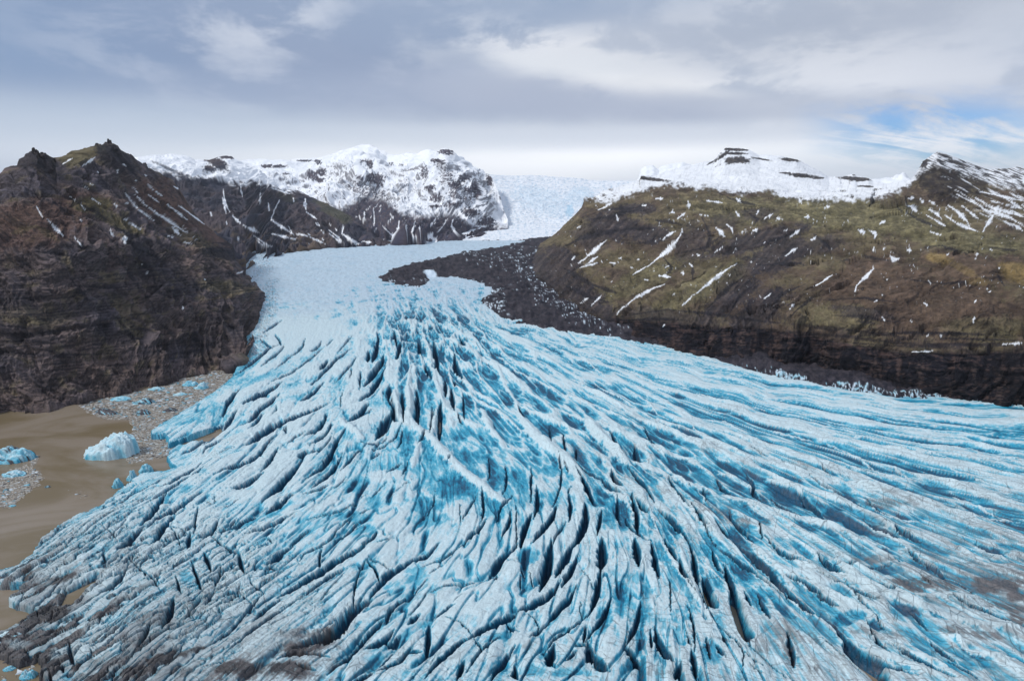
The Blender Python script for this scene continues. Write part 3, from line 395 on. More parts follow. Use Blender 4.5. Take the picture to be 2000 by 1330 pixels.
# ------------------------------------------------------------------ coarse fields over the photo plane
cx = np.arange(-250, 2351, 25.); cy = np.arange(430, 1531, 20.)
CX, CY = np.meshgrid(cx, cy)
def bil(field, px, py):
    fx = np.clip((px-cx[0])/25., 0, len(cx)-1.001); fy = np.clip((py-cy[0])/20., 0, len(cy)-1.001)
    ix = fx.astype(int); iy = fy.astype(int); u = fx-ix; v = fy-iy
    return (field[iy, ix]*(1-u)*(1-v)+field[iy, ix+1]*u*(1-v)+field[iy+1, ix]*(1-u)*v+field[iy+1, ix+1]*u*v)
def rbf(pts, vals, smooth=20.):
    P_ = np.array(pts, float); V_ = np.array(vals, float); n = len(P_)
    if V_.ndim == 1: V_ = V_[:, None]
    D = np.hypot(P_[:, None, 0]-P_[None, :, 0], (P_[:, None, 1]-P_[None, :, 1])*1.3)
    A = np.zeros((n+3, n+3)); A[:n, :n] = -D - np.eye(n)*0 + np.eye(n)*smooth; A[:n, n:] = np.c_[np.ones(n), P_/1000]; A[n:, :n] = A[:n, n:].T
    B = np.zeros((n+3, V_.shape[1])); B[:n] = V_
    Wt = np.linalg.solve(A, B)
    G = np.stack([CX.ravel(), CY.ravel()], 1)
    D = np.hypot(G[:, None, 0]-P_[None, :, 0], (G[:, None, 1]-P_[None, :, 1])*1.3)
    r = -D @ Wt[:n] + np.c_[np.ones(len(G)), G/1000] @ Wt[n:]
    return r.reshape(CX.shape+(V_.shape[1],))
fp, fu, fv = [], [], []
for i, ln in enumerate(FLOW):
    a_ = np.array(ln, float)
    t = np.linspace(0, len(a_)-1, (len(a_)-1)*2+1)
    x = np.interp(t, range(len(a_)), a_[:, 0]); y = np.interp(t, range(len(a_)), a_[:, 1])
    g = ground(x, y)[:, :2]; d = np.r_[0, np.cumsum(np.hypot(*np.diff(g, axis=0).T))]
    for k in range(len(x)): fp.append((x[k], y[k])); fu.append(i); fv.append(d[k])
UV = rbf(fp, np.c_[fu, fv], 5.)
# local mean |grad u| in world metres, on the coarse lattice
WG = ground(CX, np.maximum(CY, 474))
def wgrad(fld):
    du = np.stack(np.gradient(fld), -1); X_ = WG[..., 0]; Y_ = WG[..., 1]
    xr, xc = np.gradient(X_); yr, yc = np.gradient(Y_)
    det = xr*yc-xc*yr
    return (du[..., 0]*yc-du[..., 1]*yr)/det, (-du[..., 0]*xc+du[..., 1]*xr)/det
gx, gy = wgrad(UV[..., 0]); GU = np.clip(np.hypot(gx, gy), 1e-3, .2)
CHF = np.array(CHAR, float)
CH = np.clip(rbf(CHF[:, :2], CHF[:, 2:], 8.), 0, 1.2); CH[..., 0] *= 1+1.3*np.exp(-((CX-850)/190)**2-((CY-660)/75)**2)+.3*(CX > 1150)*(CY > 760)

def steepness(P, lo, hi):
    n = np.abs(normals(P)[..., 2]); return ss(hi, lo, n)
def hollow(P, n):
    z_ = P[..., 2]; return z_-blur(z_, n)
def blobmask(px, py, blobs, nz_=0.0, seed=0):
    m = np.zeros(px.shape)
    wob = fbm(px/22, py/16, 4, seed)*1.0; wob2 = fbm(px/5, py/4, 3, seed+7)
    for b in blobs:
        x, y, rx, ry = b[:4]; ang = R(b[4]) if len(b) > 4 else 0; st_ = b[5] if len(b) > 5 else 1
        sel = (np.abs(px-x) < (rx+ry)*2) & (np.abs(py-y) < (rx+ry)*2)
        if not sel.any(): continue
        ux = px[sel]-x; uy = py[sel]-y; c_, s__ = math.cos(ang), math.sin(ang)
        d_ = np.hypot((ux*c_+uy*s__)/rx, (-ux*s__+uy*c_)/ry)
        v_ = ss(1.25, .75, d_+wob[sel]*.55+wob2[sel]*nz_)*st_
        m[sel] = np.maximum(m[sel], v_)
    return m
# ------------------------------------------------------------------ the ice surface
STEP = 1.5
gpx = np.concatenate([np.arange(-170, 2171, STEP), np.arange(2175, 3200, 9.)]); gpy = np.concatenate([np.arange(470, 560, 1.0), np.arange(560, 1440, STEP), np.arange(1444, 2000, 7.)])
PX, PY = np.meshgrid(gpx, gpy)
P = ground(PX, PY)
X, Y = P[..., 0], P[..., 1]
U = bil(UV[..., 0], PX, PY); V = np.maximum(bil(UV[..., 1], PX, PY), -400)
G_ = bil(GU, PX, PY); relief, sharp, blue_, dirt_, blocks = [bil(CH[..., k], PX, PY) for k in range(5)]
lam = 11+.022*np.clip(V, 0, 2000)
Vp = 50*np.log(1+.002*np.maximum(V, -350)*1.0)*.9
wx = fbm(X/140, Y/140, 3, 11)*1.0; wy = fbm(X/60, Y/60, 3, 15)
def flow_noise(mult, asp, seed, warp=.25):
    L_ = np.log2(mult/(lam*G_)); out = np.zeros_like(U)
    for l in range(int(np.floor(L_.min())), int(np.ceil(L_.max()))+1):
        wgt = np.maximum(0, 1-np.abs(L_-l)); m = wgt > 0
        if not m.any(): continue
        k = 2.0**l
        out[m] += wgt[m]*pn(U[m]*k+l*31.7+(wx[m]*.9+wy[m]*.3)*warp*4, Vp[m]*mult/asp+l*7.7+wx[m]*.5*mult, seed+l*3)/np.sqrt(wgt[m]**2+(1-wgt[m])**2)
    return out
n1 = flow_noise(.5, 8.0, 100, .12); n2 = flow_noise(1.2, 7.0, 200, .1); n3 = flow_noise(3.0, 5.0, 300, .12); n4 = flow_noise(7.0, 3.0, 400, .3)
big_ = fbm(X/120, Y/120, 3, 50)
def cleft(n, wdt): return 1-np.clip(np.abs(n)/wdt, 0, 1)**.8                 # narrow slots at the zero lines
def crest(n, wdt=.75): return (1-np.clip(np.abs(n)/wdt, 0, 1))**1.3
gate = ss(-.15, .35, fbm(X/55, Y/55, 2, 77))
A_ = 7.0*relief*(lam/22)**.6
h_sharp = 1.3*crest(n1, .6)+.85*crest(n2, .5)+.35*crest(n3, .45)-1.0
h_round = .7*np.abs(n1)+.15-.85*cleft(n2, .13)*gate-.4*cleft(n3, .12)*(1-gate*.5)-.4*cleft(n1, .08)*(1-gate)
relief_h = A_*lerp(h_round, h_sharp, np.clip(sharp, 0, 1))*.8*(1-.45*ss(.3, .9, blocks))
# jointed blocks near the snout
ub = U*G_*0+U; fr_ = 1/np.clip(G_, .004, .05)                                 # metres per flow index
bw = 2.0**np.round(np.log2(np.clip(np.median(fr_), 10, 200)/10.))
f1, f2, hid = worley(U*bw+wx*1.0+wy*.8+.5*fbm(X/11, Y/11, 3, 41), Vp*.50+wy*1.3+wx*.8+.55*fbm(X/9, Y/9, 3, 42), 5)
f1b, f2b, hidb = worley(U*bw*2.2+3+wy*1.2+.5*fbm(X/6, Y/6, 2, 43), Vp*1.5+wy*2+.5*fbm(X/5, Y/5, 2, 44), 8)
bk = ss(.25, .9, blocks)*ss(-.5, .15, fbm(X/42, Y/42, 3, 45)+.25*blocks)
tilt = (hidb-.5)*3.5*(f2-f1)
relief_h += bk*(-3.6*(1-ss(.0, .13, f2-f1))*(.4+hid)+2.4*(hid-.5)+tilt*.7-1.7*(1-ss(0, .14, f2b-f1b))*ss(.25, .8, hid))
relief_h += .35*n4*relief*(1-.7*bk)+big_*3.0*ss(1400, 600, Y)+.25*fbm(X/2.5, Y/2.5, 3, 91)*ss(900, 400, Y)+ss(1000, 1500, Y)*(2.6*rid(X/42+Y/160, Y/60-X/90, 4, 93)+1.2*fbm(X/14, Y/26, 3, 94)-1.6)
# hand-read crevasses and crest lines
trace = np.zeros_like(U); lip = np.zeros_like(U)
deep = np.zeros_like(U)
pw = fbm(PX/16, PY/11, 3, 33)*2.6; pv = fbm(PX/13, PY/15, 3, 34)*2.2
pj = fbm(PX/5.5, PY/4.5, 2, 35)*1.5
mpp = (Y*cp+(HC-P[..., 2])*sp_)/F                                            # metres per photo pixel
def box(x0, x1, y0, y1, m):
    c0, c1 = np.searchsorted(gpx, [x0-m, x1+m]); r0, r1 = np.searchsorted(gpy, [y0-m, y1+m])
    return (slice(r0, r1), slice(c0, c1)), (r1 > r0 and c1 > c0)
def stroke(ox, oy, v, mode):
    hw = v[0]/10.; xs = [ox+a_/5 for a_ in v[1::2]]; ys = [oy+a_/5 for a_ in v[2::2]]
    n_ = len(xs); t = np.linspace(0, n_-1, (n_-1)*3+1); xs = np.interp(t, range(n_), xs); ys = np.interp(t, range(n_), ys)
    if mode == 'crev':
        e0 = .30*(np.array([xs[0]-xs[1], ys[0]-ys[1]]))*3; e1 = .30*(np.array([xs[-1]-xs[-2], ys[-1]-ys[-2]]))*3
        xs = np.r_[xs[0]+e0[0], xs, xs[-1]+e1[0]]; ys = np.r_[ys[0]+e0[1], ys, ys[-1]+e1[1]]
    for _ in range(2):
        if len(xs) > 2: xs[1:-1] = .25*xs[:-2]+.5*xs[1:-1]+.25*xs[2:]; ys[1:-1] = .25*ys[:-2]+.5*ys[1:-1]+.25*ys[2:]
    sl, ok = box(xs.min(), xs.max(), ys.min(), ys.max(), hw*3+6)
    if not ok: return
    d, tt = seg_dist(PX[sl]+pw[sl]+pj[sl], PY[sl]+pv[sl]-pj[sl]*.6, np.c_[xs, ys])
    prof = np.clip(np.sin(np.pi*np.clip(tt, 0, 1)), 0, 1)**.85*.95+.05 if mode == 'crev' else np.clip(np.minimum(tt, 1-tt)*4.5, 0, 1)**.6*.85+.12
    wm = hw*2*mpp[sl]; hw = hw*(.9+.16*pw[sl]+.12*pj[sl])
    ww = np.maximum(hw*prof, .35)
    if mode == 'crev':
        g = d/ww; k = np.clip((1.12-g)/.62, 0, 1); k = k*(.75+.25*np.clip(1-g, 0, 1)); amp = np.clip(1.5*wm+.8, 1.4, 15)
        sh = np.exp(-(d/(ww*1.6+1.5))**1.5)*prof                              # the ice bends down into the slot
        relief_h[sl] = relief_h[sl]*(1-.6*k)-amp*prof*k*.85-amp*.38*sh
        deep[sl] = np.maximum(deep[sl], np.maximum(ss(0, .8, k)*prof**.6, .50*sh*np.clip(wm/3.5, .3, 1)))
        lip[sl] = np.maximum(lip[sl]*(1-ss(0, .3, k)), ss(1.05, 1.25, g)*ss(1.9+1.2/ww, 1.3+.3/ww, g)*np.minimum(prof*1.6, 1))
    else:
        g = d/ww; k = 1/(1+(g*.9)**2.2); amp = np.clip(.55*wm+.9, 1.0, 7)
        relief_h[sl] += amp*prof*k
        trace[sl] = np.maximum(trace[sl], ss(1.35, .6, g)*np.minimum(1, prof*1.3))
def patches(src, seed):
    m = np.zeros_like(U); wob = fbm(PX/34, PY/20, 5, seed, .6)
    for ox, oy, v in unpack(src):
        x, y, rx, ry, ang, st_ = v
        if rx == 0: continue
        x = ox+x/5; y = oy+y/5; rx /= 5; ry /= 5; ca, sa = math.cos(R(ang)), math.sin(R(ang))
        sl, ok = box(x, x, y, y, rx+ry+max(rx, ry))
        if not ok: continue
        ux = PX[sl]-x; uy = PY[sl]-y; d_ = np.hypot((ux*ca+uy*sa)/rx, (-ux*sa+uy*ca)/ry)
        m[sl] = np.maximum(m[sl], ss(1.45, .45, d_+wob[sl]*.8)*st_)
    return m
for ox, oy, v in unpack(CREST): stroke(ox, oy, v, 'crest')
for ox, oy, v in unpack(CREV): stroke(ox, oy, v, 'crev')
pB, pW, pD = patches(BLUE, 501), patches(WHITE, 502), patches(DIRT, 503)
relief_h += .5*lip*(1-.5*bk)
relief_h -= 1.6*pB*ss(1100, 500, Y)*relief; relief_h += 1.0*pW
POOLS = [[(1430, 1160), (1440, 1170), (1450, 1200), (1457, 1225), (1466, 1245), (1458, 1250), (1447, 1235), (1438, 1205), (1432, 1180)],
 [(1652, 1262), (1662, 1264), (1690, 1284), (1716, 1300), (1730, 1318), (1742, 1345), (1720, 1345), (1708, 1325), (1694, 1310), (1672, 1292), (1656, 1274)],
 [(1376, 1135), (1384, 1150), (1392, 1170), (1396, 1184), (1388, 1180), (1380, 1160)],
 [(122, 1150), (128, 1138), (150, 1128), (176, 1116), (186, 1112), (180, 1122), (160, 1134), (148, 1146), (130, 1158), (118, 1160)]]
pool = np.full(X.shape, -99.)
for pg in POOLS:
    xs = [p[0] for p in pg]; ys = [p[1] for p in pg]; sl, ok = box(min(xs), max(xs), min(ys), max(ys), 30)
    pool[sl] = np.maximum(pool[sl], poly_sd(PX[sl]+pj[sl]*1.5, PY[sl]+pj[sl], pg))
POOLZ = -9.5
kp = ss(-9, 1.5, pool); relief_h = lerp(relief_h, np.minimum(relief_h, POOLZ-2.5), kp)
deep *= 1-kp*.6
# margin: the ice ends in a broken front at the lagoon and thins under the moraine
gworld = [tuple(v) for v in ground([p[0] for p in GPOLY], [max(p[1], 470) for p in GPOLY])[:, :2]]
jx = X+fbm(X/9, Y/9, 3, 21)*3.5; jy = Y+fbm(X/9, Y/9, 3, 22)*3.5
left = PX < 700
sd_ = np.full(X.shape, 200.)
gl = [tuple(v) for v in ground([p[0] for p in G_LEFT], [p[1] for p in G_LEFT])[:, :2]]
dl, _ = seg_dist(jx[:, :int(900/STEP)], jy[:, :int(900/STEP)], gl)
ins = inside(jx[:, :int(900/STEP)], jy[:, :int(900/STEP)], gworld)
sd_[:, :int(900/STEP)] = np.where(ins, dl, -dl)
front = ss(-1.5, 2.5, sd_); slope_in = ss(0, 60, sd_)
Zr = P[..., 2]+relief_h
Zice = np.where(sd_ < 190, lerp(WATER-14, lerp(np.maximum(Zr-7.5, WATER+3+.3*relief_h), Zr, slope_in), front), Zr)
P[..., 2] = Zice
dist = Y/600
# colour of the ice
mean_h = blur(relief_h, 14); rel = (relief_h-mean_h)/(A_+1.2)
fl = fbm(U*18*np.maximum(1, 1), Vp*2.5, 4, 61); streak = fbm(U*26+wx*2, Vp*1.1, 4, 62)
nz = normals(P)[..., 2]; nz = np.abs(nz)
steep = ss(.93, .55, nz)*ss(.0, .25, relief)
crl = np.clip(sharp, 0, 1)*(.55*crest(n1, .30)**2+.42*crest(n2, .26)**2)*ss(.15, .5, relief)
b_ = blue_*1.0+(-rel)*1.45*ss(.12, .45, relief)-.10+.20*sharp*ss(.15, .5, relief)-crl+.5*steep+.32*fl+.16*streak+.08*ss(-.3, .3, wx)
cr3 = crest(n3, .45)**2*ss(.2, .6, sharp); cr4 = crest(n4, .35)**2
b_ = b_-bk*.40*ss(.08, .2, f2-f1)*(.3+hid)+bk*.35*(1-ss(0, .12, f2-f1))*hid-.42*cr3-.2*cr4*relief
fine_ = fbm(U*70+wx*3, Vp*4.5+wy, 3, 63)
wl_ = ss(.10, .0, np.abs(pn(U*30+wx*2+wy, Vp*1.9+wx, 64)))*ss(-.1, .3, fbm(X/30, Y/30, 2, 65))
b_ = b_+.20*fine_-.30*wl_*np.clip(sharp+.2, 0, 1)*ss(1500, 900, Y)
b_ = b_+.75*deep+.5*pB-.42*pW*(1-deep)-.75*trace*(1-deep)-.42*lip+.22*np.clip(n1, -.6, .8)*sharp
b_ = np.clip(b_, 0, 1.15)
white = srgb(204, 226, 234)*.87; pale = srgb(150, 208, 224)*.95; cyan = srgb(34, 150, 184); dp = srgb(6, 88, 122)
def ramp(t, stops):
    r = np.zeros(t.shape+(3,))
    xs = [s_[0] for s_ in stops]
    for k in range(3): r[..., k] = np.interp(t, xs, [s_[1][k] for s_ in stops])
    return r
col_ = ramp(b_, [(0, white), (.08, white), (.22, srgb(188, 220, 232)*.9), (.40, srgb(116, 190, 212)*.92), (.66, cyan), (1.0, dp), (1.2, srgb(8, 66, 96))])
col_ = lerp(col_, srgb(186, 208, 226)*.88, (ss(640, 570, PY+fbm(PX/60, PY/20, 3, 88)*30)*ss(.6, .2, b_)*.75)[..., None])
dn = .5+.5*(.40*fbm(U*14+wx, Vp*1.2, 4, 66)+.75*fbm(U*40+wx*2, Vp*.7+wy*.5, 4, 68)+.5*fbm(U*120+wx*5, Vp*1.6+wy, 3, 70)); dn2 = .5+.5*fbm(X/25, Y/25, 4, 67)
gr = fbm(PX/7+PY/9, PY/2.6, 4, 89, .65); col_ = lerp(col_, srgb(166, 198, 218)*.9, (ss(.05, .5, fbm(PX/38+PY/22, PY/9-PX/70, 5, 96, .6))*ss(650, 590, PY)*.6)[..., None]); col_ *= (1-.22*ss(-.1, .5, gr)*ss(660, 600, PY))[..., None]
edge = blobmask(PX[:, :620], PY[:, :620], [(522, 600, 16, 55, 12, .9), (505, 668, 14, 30, 25, .9), (512, 520, 22, 26, 40, .6), (480, 700, 20, 16, -30, .7)], .6, 71)
sp = np.zeros_like(PX); sp[:, :620] = edge
col_ = lerp(col_, lerp(srgb(70, 72, 82), cyan, ss(-.1, .3, fbm(PX/4, PY/4, 3, 72))[..., None]), (sp*ss(-.15, .25, fbm(PX/3, PY/2.4, 3, 73))*.8)[..., None])
dd = np.maximum(np.clip(dirt_, 0, 1)*(.60+.28*ss(.3, .8, blocks)), pD*(.78+.2*ss(700, 400, PX)))
grit_ = fbm(X/2.2, Y/2.2, 3, 69)
q_ = dn+.22*grit_+.25*(dn2-.5)
dirt = dd**.7*ss(.60-.66*dd, .78-.42*dd, q_)+.32*dd*ss(.2, .8, q_)
dl_ = np.maximum(ss(.055, .0, np.abs(pn(U*44+wx*3+wy*1.5, Vp*1.5+wy, 74))), ss(.045, .0, np.abs(pn(U*85+wx*5, Vp*3.2+wx, 75)))*.7)*ss(-.2, .25, fbm(X/24, Y/24, 3, 76))*ss(1100, 700, Y)
dirt = np.maximum(dirt, dl_*np.clip(.25+1.2*dd, 0, .85)*(1-.85*bk))
cellk = bk*ss(.2, .5, dd)
dirt = lerp(dirt, np.clip(dd*(.15+1.15*ss(.22, .62, hid+.25*dn2-.12))+.25*grit_, 0, .97), cellk*.8)
dirt = np.maximum(dirt, bk*.75*ss(.09, .03, f2-f1)*(.3+dd))
dirt = np.clip(dirt*(1-.7*pW)*(1-.45*pB)*(1-.5*np.clip(trace, 0, 1)), 0, .93)
dc = lerp(srgb(32, 32, 40), srgb(104, 97, 98), ss(.25, .75, .25+dn2*.3+.5*(dn-.25)+.3*grit_)[..., None])
dc = dc*(1-.5*ss(.72, .95, dd))[..., None]; dirt = np.clip(dirt+.25*ss(.75, .95, dd)*(1-pW), 0, .97)
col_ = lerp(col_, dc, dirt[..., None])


def ice_material():
    m = bpy.data.materials.new('glacier_ice'); m.use_nodes = True; t = NT(m.node_tree)
    col = t.n('ShaderNodeAttribute', attribute_name='Col').outputs[0]
    fu_ = t.n('ShaderNodeAttribute', attribute_name='fu').outputs['Fac']; fv_ = t.n('ShaderNodeAttribute', attribute_name='fv').outputs['Fac']
    ck = t.n('ShaderNodeAttribute', attribute_name='crack').outputs['Fac']
    pos = t.n('ShaderNodeNewGeometry').outputs['Position']
    uv = t.n('ShaderNodeCombineXYZ', i_0=fu_, i_1=fv_, i_2=0.0).outputs[0]
    st = t.noise(t.mapping(uv, (22, 3, 1)), 1.0, 7, .65, .4)
    fn = t.noise(pos, .6, 6, .65); md = t.noise(pos, .09, 6, .6)
    f = t.math('ADD', t.mapr(st, .3, .7, .86, 1.12, 'LINEAR'), t.mapr(fn, .3, .7, -.10, .10, 'LINEAR'))
    v = t.n('ShaderNodeVectorMath', operation='SCALE', i_0=col); t.t.links.new(f, v.inputs['Scale'])
    c = v.outputs[0]
    # hairline dirt-filled joints
    wp = t.n('ShaderNodeVectorMath', operation='ADD', i_0=t.mapping(pos, (1, 1, .3), rot=(0, 0, .4)))
    dn_ = t.n('ShaderNodeTexNoise', i_Scale=.12, i_Detail=4.0); t.t.links.new(pos, dn_.inputs['Vector'])
    sc2 = t.n('ShaderNodeVectorMath', operation='SCALE', i_0=dn_.outputs['Color']); sc2.inputs['Scale'].default_value = 1.6
    t.t.links.new(sc2.outputs[0], wp.inputs[1])
    vo = t.n('ShaderNodeTexVoronoi', feature='DISTANCE_TO_EDGE', i_Scale=.10); t.t.links.new(t.mapping(wp.outputs[0], (1.0, .25, .4), rot=(0, 0, -.5)), vo.inputs['Vector'])
    vo2 = t.n('ShaderNodeTexVoronoi', feature='DISTANCE_TO_EDGE', i_Scale=.22); t.t.links.new(t.mapping(wp.outputs[0], (.3, 1.1, .4), rot=(0, 0, .6)), vo2.inputs['Vector'])
    l1 = t.mapr(vo.outputs[0], .020, .004); l2 = t.mapr(vo2.outputs[0], .030, .006)
    ln = t.math('MAXIMUM', t.math('MULTIPLY', l1, t.mapr(md, .42, .6)), t.math('MULTIPLY', l2, t.mapr(md, .58, .45, 0, .8)))
    ln = t.math('MULTIPLY', ln, ck)
    c = t.mix(t.math('MULTIPLY', ln, .6), c, (.06, .075, .095))
    grit = t.math('MULTIPLY', t.mapr(t.noise(pos, .9, 5, .7), .60, .72), t.math('MULTIPLY', ck, .5))
    c = t.mix(grit, c, (.10, .11, .13))
    h = t.math('ADD', t.math('MULTIPLY', fn, .6), t.math('MULTIPLY', st, 1.6)); h = t.math('SUBTRACT', h, t.math('MULTIPLY', ln, .8)); h = t.math('ADD', h, t.math('MULTIPLY', md, 3.0))
    b = t.n('ShaderNodeBump', i_Strength=.7, i_Distance=1.0, i_Height=h)
    bs = t.n('ShaderNodeBsdfPrincipled', i_Roughness=.5, i_Normal=b.outputs[0]); t.t.links.new(c, bs.inputs['Base Color'])
    bs.inputs['Specular IOR Level'].default_value = .35
    t.n('ShaderNodeOutputMaterial', i_0=bs.outputs[0]); return m
ICE = ice_material()
crack = np.clip(ss(.02, .3, dirt_)*.9+.12*blocks, 0, 1)*ss(1500, 700, Y)
vis = (sd_ > -8)
# leave out what lies under the moraine and the mountains
mp_in = poly_sd(PX[::4, ::4], PY[::4, ::4], [(x, y) for x, y in MPOLY]) if True else None
mfull = np.repeat(np.repeat(mp_in, 4, 0), 4, 1)[:PX.shape[0], :PX.shape[1]]
vis &= ~(mfull > 70)
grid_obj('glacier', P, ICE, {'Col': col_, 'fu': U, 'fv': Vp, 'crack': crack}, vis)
tag(bpy.data.objects['glacier'], kind='structure')

# ------------------------------------------------------------------ lagoon
def water_material():
    m = bpy.data.materials.new('silty_water'); m.use_nodes = True; t = NT(m.node_tree)
    pos = t.n('ShaderNodeNewGeometry').outputs['Position']
    n = t.noise(t.mapping(pos, (1, 2.2, 1), rot=(0, 0, .35)), .006, 6, .55, 1.0)
    n2 = t.noise(t.mapping(pos, (1, 3, 1), rot=(0, 0, .3)), .03, 6, .6, 1.0)
    c = t.mix(t.mapr(n, .40, .62), (.155, .120, .070), (.225, .185, .142))
    c = t.mix(t.mapr(n2, .5, .75, 0, .3), c, (.235, .205, .17))
    rp = t.noise(t.mapping(pos, (1, 1.8, 1), rot=(0, 0, .5)), .5, 4, .6)
    b = t.n('ShaderNodeBump', i_Strength=.12, i_Distance=.5, i_Height=rp)
    bs = t.n('ShaderNodeBsdfPrincipled', i_Roughness=.25, i_Normal=b.outputs[0]); t.t.links.new(c, bs.inputs['Base Color'])
    bs.inputs['Specular IOR Level'].default_value = .3
    t.n('ShaderNodeOutputMaterial', i_0=bs.outputs[0]); return m
WAT = water_material()
gx_ = np.linspace(-1600, 0, 60); gy_ = np.linspace(-150, 1300, 60)
LX, LY = np.meshgrid(gx_, gy_)
grid_obj('lagoon_water', np.stack([LX, LY, np.full(LX.shape, WATER)], -1), WAT)
for pg in POOLS:
    g = ground([p[0] for p in pg], [p[1] for p in pg]); c_ = g.mean(0); c_[2] = POOLZ
    rr = g+0; rr[:, 2] = POOLZ; out = c_+(rr-c_)*1.12
    mid_ = c_+(rr-c_)*.5
    ringP = np.stack([np.repeat(c_[None], len(pg)+1, 0), np.r_[mid_, mid_[:1]], np.r_[out, out[:1]]], 0)
    grid_obj('meltwater_pool', ringP[:, ::-1], WAT)
# ground sheet to the horizon
a2 = np.linspace(-1, 1, 40)
GX, GY = np.meshgrid(a2*20000, 3000+a2*20000)
gm = bpy.data.materials.new('valley_rock'); gm.use_nodes = True; t = NT(gm.node_tree)
pos = t.n('ShaderNodeNewGeometry').outputs['Position']
bs = t.n('ShaderNodeBsdfPrincipled', i_Roughness=.95); t.t.links.new(t.mix(t.noise(pos, .01, 6, .6), (.03, .03, .035), (.08, .07, .06)), bs.inputs['Base Color'])
t.n('ShaderNodeOutputMaterial', i_0=bs.outputs[0])
grid_obj('ground', np.stack([GX, GY, np.full(GX.shape, -60.)], -1), gm)

# ------------------------------------------------------------------ mountains
def T(o, s_):
    return lambda pts: [(o[0]+p[0]*s_, o[1]+p[1]*s_)+tuple(p[2:]) for p in pts]
T1 = T((0, 230), .35336); T2 = T((500, 230), .35336); T3 = T((1100, 230), .45113)
def mountain(lines, x0, x1, nx, nts, zfloor=-40):
    """lines from foot to crest, each [(px, py, depth or None)]; returns base positions (rows foot to back)"""
    px = np.linspace(x0, x1, nx); L_ = []
    for ln in lines:
        a_ = np.array([(p[0], p[1]) for p in ln], float)
        py = np.interp(px, a_[:, 0], a_[:, 1])
        if ln[0][2] is None: Yd = hit(px, py)
        elif ln[0][2] == 'w':
            Yw = hit(px, py, water_fn); Yi = hit(px, py); k_ = ss(430, 480, px); Yd = lerp(Yw, Yi, k_)
        else: Yd = np.interp(px, a_[:, 0], [p[2] for p in ln])
        L_.append(at(px, py, Yd))
    foot = L_[0].copy(); foot[:, 1] -= 6; foot[:, 2] -= 25
    back = L_[-1].copy(); back[:, :2] *= 1.10; back[:, 2] -= .10*back[:, 1]
    back2 = back.copy(); back2[:, :2] *= 1.25; back2[:, 2] = zfloor
    L_ = [foot]+L_+[back, back2]; nts = [3]+list(nts)+[30, 10]
    rows = []
    for k in range(len(L_)-1):
        tt = np.linspace(0, 1, nts[k], endpoint=False)
        for t_ in tt: rows.append(L_[k]*(1-t_)+L_[k+1]*t_)
    rows.append(L_[-1])
    Pm = np.stack(rows, 0)
    # soften the hinge lines a little
    for _ in range(3):
        Pm[4:-12] = .25*Pm[3:-13]+.5*Pm[4:-12]+.25*Pm[5:-11]
    return Pm
def crest_fade(Pm, lo=.3, dd=45):
    px_, py_ = proj(Pm); top = py_[:-35].min(0)[None, :]
    return lo+(1-lo)*ss(0, dd, py_-top)
def sculpt(Pm, amp, wl, terr=0.0, tstep=14., seed=0, gully=1.0, fine=.3, tdip=0.0, skew=0.0):
    """rocky relief: buttresses, gullies running down the slope, level basalt steps"""
    N = normals(Pm)
    flip = np.where((N[..., 1] > 0), -1, 1)[..., None]; N = N*flip
    s_ = np.cumsum(np.r_[0, np.hypot(*np.diff(Pm[len(Pm)//3, :, :2], axis=0).T)])[None, :]+0*Pm[..., 2]
    z = Pm[..., 2]; d = np.cumsum(np.concatenate([np.zeros((1, Pm.shape[1])), np.linalg.norm(np.diff(Pm, axis=0), axis=-1)], 0), 0)
    ww_ = fbm(s_/(wl*1.3), d/(wl*1.3), 3, seed+5)*wl*.6
    sg = s_+ww_+d*skew
    b1 = rid(sg/wl, d/(wl*3.2), 3, seed, .55)
    b2 = rid(sg/(wl*.3), d/(wl*1.6), 4, seed+9, .55)
    ro = fbm(s_/(wl*.5), d/(wl*.5), 6, seed+20, .58)
    gm = .55+.45*ss(-.3, .3, fbm(s_/(wl*2.5), d/(wl*2.5), 2, seed+60))
    disp = amp*(.9*(b1-.5)+.25*fbm(s_/wl, d/wl, 2, seed+20)) if fine == 0 else amp*(gully*(.9*(b1-.5)+.5*(b2-.5)*gm)+.55*ro+.12*(rid(sg/(wl*.1), d/(wl*.7), 3, seed+70)-.5))
    tr = 0
    if np.max(terr) > 0:
        zt = (z+s_*tdip+fbm(s_/(wl*2), d/(wl*2), 3, seed+30)*tstep*1.1)/tstep
        fr = zt-np.floor(zt); hv = (_h(np.floor(zt).astype(np.int64), 0*np.floor(zt).astype(np.int64), seed) & 255)/255.
        tr = (ss(.0, .25, fr)-ss(.6, 1, fr)*1.0)*(.1+hv)*ss(-.35, .3, fbm(s_/(wl*.6), z/(tstep*2), 3, seed+31))
        disp = disp+terr*tr*(.6+.8*np.clip(.5+ro, 0, 1))
    disp = disp+fine*amp*.25*fbm(s_/(wl*.08), d/(wl*.08), 3, seed+40, .6)
    Q = Pm+N*np.asarray(disp)[..., None]
    return Q, dict(s=s_, d=d, b1=b1, b2=b2, ro=ro, tr=tr if np.ndim(tr) else 0*s_)
